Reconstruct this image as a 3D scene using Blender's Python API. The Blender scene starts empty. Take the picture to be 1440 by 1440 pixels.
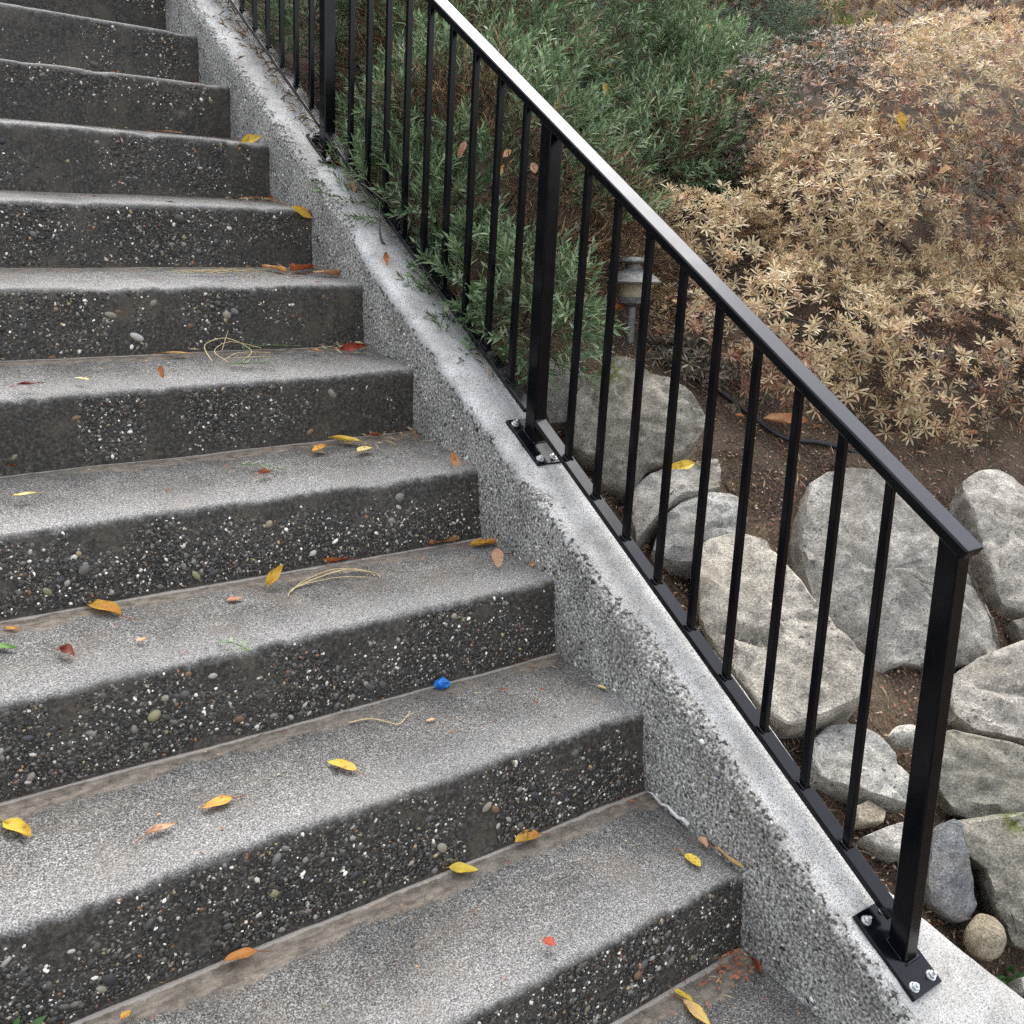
import bpy, bmesh, math, random
import numpy as np
from mathutils import Vector, Matrix

SC = bpy.context.scene
COL = SC.collection
rad = math.radians

# ------------------------------------------------------------------ camera
cam_d = bpy.data.cameras.new('camera'); cam = bpy.data.objects.new('camera', cam_d); COL.objects.link(cam)
CAM = Vector((-1.13522, -0.87784, 0.92485))
YAW, PITCH, ROLL = -0.646015, -0.249806, 0.022384
fwd = Vector((-math.sin(YAW)*math.cos(PITCH), math.cos(YAW)*math.cos(PITCH), math.sin(PITCH)))
rgt0 = Vector((math.cos(YAW), math.sin(YAW), 0)); up0 = rgt0.cross(fwd)
rgt = rgt0*math.cos(ROLL) + up0*math.sin(ROLL); upv = up0*math.cos(ROLL) - rgt0*math.sin(ROLL)
cam.matrix_world = Matrix(((rgt.x, upv.x, -fwd.x, CAM.x), (rgt.y, upv.y, -fwd.y, CAM.y), (rgt.z, upv.z, -fwd.z, CAM.z), (0, 0, 0, 1)))
cam_d.sensor_fit = 'HORIZONTAL'; cam_d.sensor_width = 36; cam_d.lens = 36*1412.42/1440
cam_d.clip_start = 0.05; cam_d.clip_end = 500
SC.camera = cam
# ------------------------------------------------------------------ sky, sun, exposure (soft overcast light)
W = bpy.data.worlds.new('World'); SC.world = W; W.use_nodes = True
wn = W.node_tree; bg = wn.nodes['Background']
sky = wn.nodes.new('ShaderNodeTexSky'); sky.sky_type = 'NISHITA'; sky.sun_disc = False
SUN_EL, SUN_AZ = 60, 38          # degrees; azimuth clockwise from +Y
sky.sun_elevation = rad(SUN_EL); sky.sun_rotation = rad(SUN_AZ)
sky.air_density = 1.0; sky.dust_density = 3.0; sky.ozone_density = 1.0
hs = wn.nodes.new('ShaderNodeHueSaturation'); hs.inputs['Saturation'].default_value = 0.35
wn.links.new(sky.outputs[0], hs.inputs['Color']); wn.links.new(hs.outputs[0], bg.inputs['Color'])
bg.inputs['Strength'].default_value = 0.15
sl = bpy.data.lights.new('sun', 'SUN'); sl.energy = 0.6; sl.angle = rad(60); sl.color = (1, .965, .91)
so = bpy.data.objects.new('sun', sl); COL.objects.link(so)
sd = Vector((math.sin(rad(SUN_AZ))*math.cos(rad(SUN_EL)), math.cos(rad(SUN_AZ))*math.cos(rad(SUN_EL)), math.sin(rad(SUN_EL))))
so.rotation_euler = sd.to_track_quat('Z', 'Y').to_euler()
SC.view_settings.view_transform = 'Standard'; SC.view_settings.look = 'None'
SC.view_settings.exposure = 1.9; SC.view_settings.gamma = 1.0; SC.view_settings.use_curve_mapping = False
SC.render.engine = 'CYCLES'; SC.cycles.use_denoising = False

# ------------------------------------------------------------------ helpers
def link(o, parent=None):
    COL.objects.link(o)
    if parent: o.parent = parent
    return o
def tag(o, label=None, cat=None, group=None, kind=None):
    for k, v in (('label', label), ('category', cat), ('group', group), ('kind', kind)):
        if v: o[k] = v
    return o
def empty(name, loc, label, cat, group=None):
    o = bpy.data.objects.new(name, None); o.empty_display_size = .05; o.location = loc
    link(o); return tag(o, label, cat, group)
def mesh_np(name, V, F, mats, col=None, attrs=None, mi=None, smooth=False):
    """V (n,3); F list of index lists or (m,k) int array"""
    me = bpy.data.meshes.new(name)
    V = np.asarray(V, np.float32)
    if isinstance(F, np.ndarray):
        m, k = F.shape
        me.vertices.add(len(V)); me.vertices.foreach_set('co', V.ravel())
        me.loops.add(m*k); me.loops.foreach_set('vertex_index', F.astype(np.int32).ravel())
        me.polygons.add(m); me.polygons.foreach_set('loop_start', np.arange(0, m*k, k, dtype=np.int32))
        me.polygons.foreach_set('loop_total', np.full(m, k, np.int32))
        me.update(calc_edges=True)
    else:
        me.from_pydata([tuple(map(float, v)) for v in V], [], [tuple(int(i) for i in f) for f in F])
    for mt in (mats if isinstance(mats, (list, tuple)) else [mats]): me.materials.append(mt)
    if mi is not None: me.polygons.foreach_set('material_index', np.asarray(mi, np.int32))
    if smooth: me.polygons.foreach_set('use_smooth', np.ones(len(me.polygons), bool))
    if col is not None:
        a = me.attributes.new('col', 'FLOAT_COLOR', 'POINT')
        c = np.ones((len(V), 4), np.float32); c[:, :3] = col; a.data.foreach_set('color', c.ravel())
    for an, av in (attrs or {}).items():
        a = me.attributes.new(an, 'FLOAT', 'POINT'); a.data.foreach_set('value', np.asarray(av, np.float32))
    me.validate(); me.update()
    return me
def obj(name, me, parent=None, loc=None):
    o = bpy.data.objects.new(name, me)
    if loc is not None: o.location = loc
    return link(o, parent)
def _h(i, j, k, s):
    n = (i*374761393 + j*668265263 + k*2147483647 + s*974634777) & 0xFFFFFFFF
    n = ((n ^ (n >> 13))*1274126177) & 0xFFFFFFFF
    n = ((n ^ (n >> 16))*2246822519) & 0xFFFFFFFF
    return ((n ^ (n >> 15)) & 0xFFFF)/32767.5 - 1.0
def vn(p, s=0):
    p = np.atleast_2d(np.asarray(p, float)); b = np.floor(p).astype(np.int64); f = p-b; f = f*f*(3-2*f)
    r = 0
    for dx in (0, 1):
        for dy in (0, 1):
            for dz in (0, 1):
                w = (f[:, 0] if dx else 1-f[:, 0])*(f[:, 1] if dy else 1-f[:, 1])*(f[:, 2] if dz else 1-f[:, 2])
                r = r + w*_h(b[:, 0]+dx, b[:, 1]+dy, b[:, 2]+dz, s)
    return r
def fbm(p, s=0, o=4):
    p = np.atleast_2d(np.asarray(p, float)); r = 0; a = .5
    for i in range(o): r = r + a*vn(p*2**i, s+i*17); a *= .5
    return r
def grid_faces(n, m, wrap=False):
    i = np.arange(n-1)[:, None]; j = np.arange(m if wrap else m-1)[None]
    j2 = (j+1) % m
    return np.stack([i*m+j, i*m+j2, (i+1)*m+j2, (i+1)*m+j], -1).reshape(-1, 4)
def tube(pts, r, n=6, taper=1.0):
    """round bar along a polyline -> V, F"""
    P = [Vector(p) for p in pts]; V = []; F = []
    for i, p in enumerate(P):
        t = (P[min(i+1, len(P)-1)]-P[max(i-1, 0)]).normalized()
        a = t.orthogonal().normalized() if i == 0 else (pa - t*pa.dot(t)).normalized()
        pa = a; b = t.cross(a); rr = r*(1+(taper-1)*i/max(1, len(P)-1))
        for k in range(n):
            V.append(p + (a*math.cos(k*2*math.pi/n)+b*math.sin(k*2*math.pi/n))*rr)
    for i in range(len(P)-1):
        for k in range(n): F.append((i*n+k, i*n+(k+1) % n, (i+1)*n+(k+1) % n, (i+1)*n+k))
    F.append(tuple(range(n-1, -1, -1))); F.append(tuple(range((len(P)-1)*n, len(P)*n)))
    return V, F
def smooth_path(pts, n=6):
    P = [Vector(p) for p in pts]; out = []
    for i in range(len(P)-1):
        a, b, c, d = P[max(i-1, 0)], P[i], P[i+1], P[min(i+2, len(P)-1)]
        for k in range(n):
            t = k/n
            out.append(.5*((2*b)+(c-a)*t+(2*a-5*b+4*c-d)*t*t+(3*b-a-3*c+d)*t**3))
    out.append(P[-1]); return out
def merge(parts):
    V = []; F = []
    for v, f in parts:
        o = len(V); V += list(v); F += [tuple(i+o for i in x) for x in f]
    return V, F
def hexa(c8, bev=0.0015, seg=2):
    """box from 8 corners (bottom ring 0-3, top ring 4-7) with softened edges -> mesh"""
    bm = bmesh.new(); v = [bm.verts.new(c) for c in c8]
    for f in ((3, 2, 1, 0), (4, 5, 6, 7), (0, 1, 5, 4), (1, 2, 6, 5), (2, 3, 7, 6), (3, 0, 4, 7)): bm.faces.new([v[i] for i in f])
    bmesh.ops.recalc_face_normals(bm, faces=bm.faces)
    if bev: bmesh.ops.bevel(bm, geom=list(bm.edges), offset=bev, segments=seg, profile=.5, affect='EDGES')
    return bm
def bm_obj(name, bm, mt, parent=None, smooth=False):
    me = bpy.data.meshes.new(name); bm.to_mesh(me); bm.free(); me.materials.append(mt)
    if smooth:
        for p in me.polygons: p.use_smooth = True
    return obj(name, me, parent)

# ------------------------------------------------------------------ materials
class NT:
    def __init__(s, name):
        s.m = bpy.data.materials.new(name); s.m.use_nodes = True; s.t = s.m.node_tree
        s.b = s.t.nodes['Principled BSDF']; s.tc = s.t.nodes.new('ShaderNodeTexCoord')
    def n(s, ty, **kw):
        x = s.t.nodes.new(ty)
        for k, v in kw.items(): setattr(x, k, v)
        return x
    def put(s, sock, v):
        if hasattr(v, 'is_output') or isinstance(v, bpy.types.NodeSocket): s.t.links.new(v, sock)
        else:
            if sock.type == 'RGBA' and len(v) == 3: v = (*v, 1)
            sock.default_value = v
    def vec(s, scale=(1, 1, 1), loc=None, src=None):
        mp = s.n('ShaderNodeMapping'); s.put(mp.inputs['Vector'], src or s.tc.outputs['Object']); mp.inputs['Scale'].default_value = scale
        if loc is not None: s.put(mp.inputs['Location'], loc)
        return mp.outputs[0]
    def noise(s, scale, detail=3, rough=.55, vec=None, out=0, dist=0):
        x = s.n('ShaderNodeTexNoise'); s.put(x.inputs['Vector'], vec or s.tc.outputs['Object'])
        x.inputs['Scale'].default_value = scale; x.inputs['Detail'].default_value = detail; x.inputs['Roughness'].default_value = rough
        x.inputs['Distortion'].default_value = dist
        return x.outputs[out]
    def vor(s, scale, feature='F1', out='Distance', vec=None, rnd=1):
        x = s.n('ShaderNodeTexVoronoi', feature=feature); s.put(x.inputs['Vector'], vec or s.tc.outputs['Object'])
        x.inputs['Scale'].default_value = scale; x.inputs['Randomness'].default_value = rnd
        return x.outputs[out]
    def ramp(s, fac, stops, mode='LINEAR'):
        x = s.n('ShaderNodeValToRGB'); s.put(x.inputs[0], fac); cr = x.color_ramp; cr.interpolation = mode
        while len(cr.elements) < len(stops): cr.elements.new(.5)
        for e, (p, c) in zip(cr.elements, stops):
            e.position = p; e.color = (c, c, c, 1) if isinstance(c, (int, float)) else (*c, 1)
        return x.outputs[0]
    def mix(s, fac, a, b, bt='MIX'):
        x = s.n('ShaderNodeMix', data_type='RGBA', blend_type=bt)
        s.put(x.inputs[0], fac); s.put(x.inputs[6], a); s.put(x.inputs[7], b); return x.outputs[2]
    def math(s, op, a, b=0.0, c=0.0):
        x = s.n('ShaderNodeMath', operation=op); s.put(x.inputs[0], a); s.put(x.inputs[1], b); s.put(x.inputs[2], c); return x.outputs[0]
    def sstep(s, v, a, b, o0=0.0, o1=1.0):
        x = s.n('ShaderNodeMapRange', interpolation_type='SMOOTHSTEP'); s.put(x.inputs[0], v)
        for i, q in zip((1, 2, 3, 4), (a, b, o0, o1)): x.inputs[i].default_value = q
        return x.outputs[0]
    def attr(s, name, out='Fac'):
        x = s.n('ShaderNodeAttribute'); x.attribute_name = name; return x.outputs[out]
    def bump(s, h, strength=.5, dist=.002, prev=None):
        x = s.n('ShaderNodeBump'); s.put(x.inputs['Height'], h); x.inputs['Strength'].default_value = strength; x.inputs['Distance'].default_value = dist
        if prev is not None: s.put(x.inputs['Normal'], prev)
        return x.outputs[0]
    def done(s, col, rough=.8, normal=None, spec=.3):
        s.put(s.b.inputs['Base Color'], col); s.put(s.b.inputs['Roughness'], rough); s.b.inputs['Specular IOR Level'].default_value = spec
        if normal is not None: s.put(s.b.inputs['Normal'], normal)
        return s.m

def m_step():
    g = NT('exposed_aggregate_step')
    v, b = g.attr('nose'), g.attr('back')
    grain = g.noise(430, 2, .6); g2 = g.noise(210, 2, .6)
    big = g.noise(5, 5, .6); med = g.noise(26, 4, .6)
    c = g.ramp(grain, [(.32, (.022, .021, .019)), (.44, (.088, .085, .078)), (.55, (.185, .178, .164)), (.68, (.44, .425, .395))])
    c = g.mix(g.ramp(g2, [(.60, 0), (.66, .8)]), c, (.42, .41, .395))
    c = g.mix(g.ramp(g2, [(.30, .8), (.37, 0)]), c, (.03, .029, .028))
    stain = g.ramp(big, [(.28, .40), (.5, .72), (.7, .98)]); c = g.mix(1, c, stain, 'MULTIPLY')
    c = g.mix(1, c, g.ramp(med, [(.3, .72), (.6, 1.0)]), 'MULTIPLY')
    brown = g.ramp(g.noise(9, 4, .6, vec=g.vec(loc=(7, 3, 1))), [(.50, 0), (.68, .45)])
    c = g.mix(brown, c, (.13, .105, .08))
    # pale worn nosing band, beige mortar strip with a light lip at the riser foot
    vj = g.math('ADD', v, g.math('MULTIPLY', g.math('SUBTRACT', med, .5), .05))
    nz = g.math('MULTIPLY', g.sstep(vj, .10, .0), .38); c = g.mix(nz, c, g.ramp(grain, [(.3, (.08, .078, .074)), (.5, (.27, .266, .255)), (.68, (.46, .45, .435))]))
    bj = g.math('ADD', b, g.math('MULTIPLY', g.math('SUBTRACT', g.noise(14, 4, .65), .5), .075))
    patch = g.ramp(g.noise(3.2, 2, .5, vec=g.vec(loc=(3, 1, 2))), [(.36, .25), (.5, 1)])
    tanc = g.mix(1, g.ramp(g.noise(60, 4, .7), [(.3, (.11, .088, .065)), (.6, (.25, .21, .165))]), g.ramp(g.noise(120, 3, .6, vec=g.vec((.25, 1, 1))), [(.35, .62), (.6, 1.05)]), 'MULTIPLY')
    c = g.mix(g.math('MULTIPLY', g.sstep(bj, .042, .030), patch), c, tanc)
    lip = g.math('ADD', b, g.math('MULTIPLY', g.math('SUBTRACT', g.noise(45, 3, .6), .5), .012))
    c = g.mix(g.math('MULTIPLY', g.sstep(lip, .0065, .003), .6), c, (.50, .45, .39))
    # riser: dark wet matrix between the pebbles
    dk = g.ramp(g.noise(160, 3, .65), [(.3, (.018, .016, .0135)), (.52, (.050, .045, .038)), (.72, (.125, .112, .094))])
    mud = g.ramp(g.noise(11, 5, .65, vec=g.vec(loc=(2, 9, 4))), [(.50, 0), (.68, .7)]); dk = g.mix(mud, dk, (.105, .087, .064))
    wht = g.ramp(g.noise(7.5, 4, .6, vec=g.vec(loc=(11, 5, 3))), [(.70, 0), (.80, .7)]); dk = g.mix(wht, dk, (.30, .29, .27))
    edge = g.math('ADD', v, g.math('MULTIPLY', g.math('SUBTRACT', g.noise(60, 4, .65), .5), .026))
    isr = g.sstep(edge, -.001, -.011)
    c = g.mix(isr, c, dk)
    n = g.bump(grain, .55, .0016); n = g.bump(g.noise(90, 3), .35, .002, n)
    return g.done(c, g.mix(isr, (.85, .85, .85), (.55, .55, .55)), n, .35)
def m_curb():
    g = NT('curb_concrete')
    e = g.attr('edge')
    grain = g.noise(400, 2, .6); coarse = g.noise(190, 2, .6); big = g.noise(4, 4, .6)
    top = g.ramp(grain, [(.32, (.22, .215, .20)), (.43, (.48, .475, .45)), (.58, (.68, .67, .64))])
    top = g.mix(g.ramp(g.noise(300, 2, .5, vec=g.vec(loc=(4, 4, 4))), [(.30, .85), (.37, 0)]), top, (.10, .097, .09))
    top = g.mix(g.ramp(g.noise(15, 5, .65), [(.46, 0), (.68, .6)]), top, g.ramp(grain, [(.38, (.09, .085, .08)), (.58, (.36, .35, .33))]))
    top = g.mix(g.ramp(g.noise(36, 4, .6, vec=g.vec(loc=(1, 7, 4))), [(.66, 0), (.72, .7)]), top, (.06, .055, .05))
    top = g.mix(1, top, g.ramp(big, [(.3, .62), (.6, .95)]), 'MULTIPLY')
    top = g.mix(g.ramp(g.noise(7, 5, .65, vec=g.vec((1, .5, 1), loc=(3, 3, 9))), [(.50, 0), (.66, .45)]), top, (.22, .20, .165))
    face = g.ramp(coarse, [(.30, (.05, .048, .045)), (.42, (.15, .145, .13)), (.55, (.33, .318, .29)), (.68, (.60, .585, .545))])
    face = g.mix(1, face, g.ramp(g.noise(9, 4, .6), [(.32, .62), (.60, 1.05)]), 'MULTIPLY')
    face = g.mix(g.ramp(g.noise(6, 4, .6, vec=g.vec(loc=(8, 8, 1))), [(.56, 0), (.7, .5)]), face, (.12, .10, .075))
    ej = g.math('ADD', e, g.math('MULTIPLY', g.math('SUBTRACT', g.noise(20, 5, .7), .5), .10))
    ej = g.math('ADD', ej, g.math('MULTIPLY', g.math('SUBTRACT', g.noise(120, 2, .5), .5), .02))
    mk = g.sstep(ej, -.014, .016)
    c = g.mix(mk, face, top)
    pit = g.math('MULTIPLY', g.math('MULTIPLY', g.sstep(ej, -.018, -.004), g.sstep(ej, .008, .0)), g.ramp(g.noise(110, 2, .5), [(.52, 0), (.58, .9)]))
    c = g.mix(pit, c, (.02, .018, .016))
    n = g.bump(coarse, .6, .002); n = g.bump(g.noise(40, 4), .3, .004, n)
    return g.done(c, .85, n, .3)
def m_col(name, rough=.6, spec=.35, bumpscale=None, transl=0.0, objcol=False):
    g = NT(name)
    c = g.n('ShaderNodeObjectInfo').outputs['Color'] if objcol else g.attr('col', 'Color')
    n = None
    if bumpscale: n = g.bump(g.noise(bumpscale, 3), .35, .0012)
    m = g.done(c, rough, n, spec)
    if transl:
        tr = g.n('ShaderNodeBsdfTranslucent'); g.put(tr.inputs[0], c)
        mx = g.n('ShaderNodeMixShader'); mx.inputs[0].default_value = transl
        out = [x for x in g.t.nodes if x.type == 'OUTPUT_MATERIAL'][0]
        g.t.links.new(g.b.outputs[0], mx.inputs[1]); g.t.links.new(tr.outputs[0], mx.inputs[2]); g.t.links.new(mx.outputs[0], out.inputs[0])
    return m
def m_rock():
    g = NT('garden_rock')
    oi = g.n('ShaderNodeObjectInfo'); rnd = oi.outputs['Random']
    sh = g.n('ShaderNodeCombineXYZ'); g.put(sh.inputs[0], g.math('MULTIPLY', rnd, 37)); g.put(sh.inputs[1], g.math('MULTIPLY', rnd, 91))
    V = g.vec(loc=sh.outputs[0])
    big = g.noise(9, 6, .65, vec=V); med = g.noise(45, 5, .7, vec=V); fine = g.noise(300, 3, .65, vec=V)
    c = g.ramp(big, [(.30, (.15, .140, .122)), (.5, (.265, .252, .226)), (.68, (.39, .372, .335))])
    c = g.mix(1, c, g.ramp(med, [(.3, .55), (.52, .98), (.72, 1.35)]), 'MULTIPLY')
    c = g.mix(1, c, g.ramp(fine, [(.3, .5), (.5, 1), (.7, 1.6)]), 'MULTIPLY')
    c = g.mix(1, c, oi.outputs['Color'], 'MULTIPLY')
    sp = g.math('MULTIPLY', g.ramp(g.noise(95, 3, .6, vec=V), [(.62, 0), (.66, .8)]), g.ramp(g.noise(7, 2, .5, vec=V), [(.42, 0), (.56, 1)]))
    c = g.mix(sp, c, (.035, .034, .033))
    lt = g.ramp(g.noise(60, 4, .7, vec=g.vec(src=V, loc=(5, 5, 5))), [(.66, 0), (.72, .55)]); c = g.mix(lt, c, (.42, .40, .36))
    c = g.mix(g.ramp(g.noise(5, 4, .6, vec=g.vec(src=V, loc=(2, 8, 1))), [(.55, 0), (.7, .4)]), c, (.17, .135, .085))
    moss = g.math('MULTIPLY', g.attr('moss'), g.ramp(g.noise(80, 3, .6, vec=V), [(.40, 0), (.5, 1)])); c = g.mix(moss, c, (.075, .085, .012))
    n = g.bump(big, .2, .012); n = g.bump(med, .8, .005, n); n = g.bump(fine, .7, .002, n)
    n = g.bump(g.noise(14, 6, .75, vec=g.vec((.35, 1, 2.6), src=V)), .55, .010, n)
    n = g.bump(g.vor(26, 'DISTANCE_TO_EDGE', vec=g.vec((1, .35, 1), src=V)), .12, .004, n)
    return g.done(c, .85, n, .25)
def m_soil():
    g = NT('garden_soil')
    c = g.ramp(g.noise(220, 4, .7), [(.34, (.010, .007, .005)), (.48, (.038, .026, .019)), (.60, (.10, .070, .049)), (.72, (.30, .22, .155))])
    c = g.mix(g.ramp(g.noise(7, 4, .6), [(.45, 0), (.62, .55)]), c, g.ramp(g.noise(260, 3, .7), [(.35, (.07, .052, .036)), (.65, (.24, .18, .12))]))
    c = g.mix(g.ramp(g.noise(18, 4, .6, vec=g.vec(loc=(4, 1, 0))), [(.58, 0), (.74, .5)]), c, (.07, .065, .022))
    n = g.bump(g.noise(150, 4, .7), .8, .006); n = g.bump(g.noise(25, 3), .4, .02, n)
    return g.done(c, .95, n, .15)
def m_paint():
    g = NT('gloss_black_paint')
    sp = g.ramp(g.noise(330, 2, .5), [(.77, 0), (.80, .2)])
    c = g.mix(sp, (.0016, .0021, .0036), (.20, .21, .23))
    n = g.bump(g.noise(60, 2), .03, .0006)
    rg = g.ramp(g.noise(22, 4, .6), [(.35, .13), (.65, .24)])
    return g.done(c, rg, n, .27)
def m_plain(name, col, rough=.5, metal=0, var=.25, scale=60, bump=.3, spec=.4):
    g = NT(name)
    f = g.noise(scale, 4, .65)
    c = g.mix(1, col, g.ramp(f, [(.3, 1-var), (.7, 1+var)]), 'MULTIPLY')
    g.b.inputs['Metallic'].default_value = metal
    return g.done(c, rough, g.bump(f, bump, .001), spec)
M = dict(step=m_step(), curb=m_curb(), pebble=m_col('pebble_stone', .5, .4), pebble1=m_col('single_pebble', .45, .4, 300, objcol=True),
         rock=m_rock(), soil=m_soil(), paint=m_paint(), leaf=m_col('shrub_leaf', .45, .4, None, .35), dead=m_col('fallen_leaf', .55, .3, 180, .2),
         litter=m_col('litter', .85, .2), zinc=m_plain('zinc_bolt', (.62, .63, .63), .38, .75, .15), twig=m_plain('twig_bark', (.20, .15, .10), .8),
         straw=m_plain('dry_straw', (.46, .36, .19), .7), hose=m_plain('black_hose', (.018, .018, .02), .5), lamp=m_plain('weathered_pewter', (.17, .17, .155), .6, .3, .45, 90),
         lens=m_plain('lamp_glass', (.33, .28, .2), .3), blue=m_plain('blue_foil', (.015, .16, .55), .3, .0, .5, 90), grass=m_plain('green_stem', (.09, .16, .045), .6), mortar=m_plain('white_mortar', (.55, .54, .51), .9, 0, .3, 120),
         branch=m_plain('branch_bark', (.085, .07, .055), .9))
GA, GB, GC = .15, .65, .03
def gz(x, y):
    x = np.asarray(x, float); y = np.asarray(y, float)
    return GC + GA*np.clip(x, -1, 9) + GB*np.clip(y, -1.6, 8)

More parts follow.
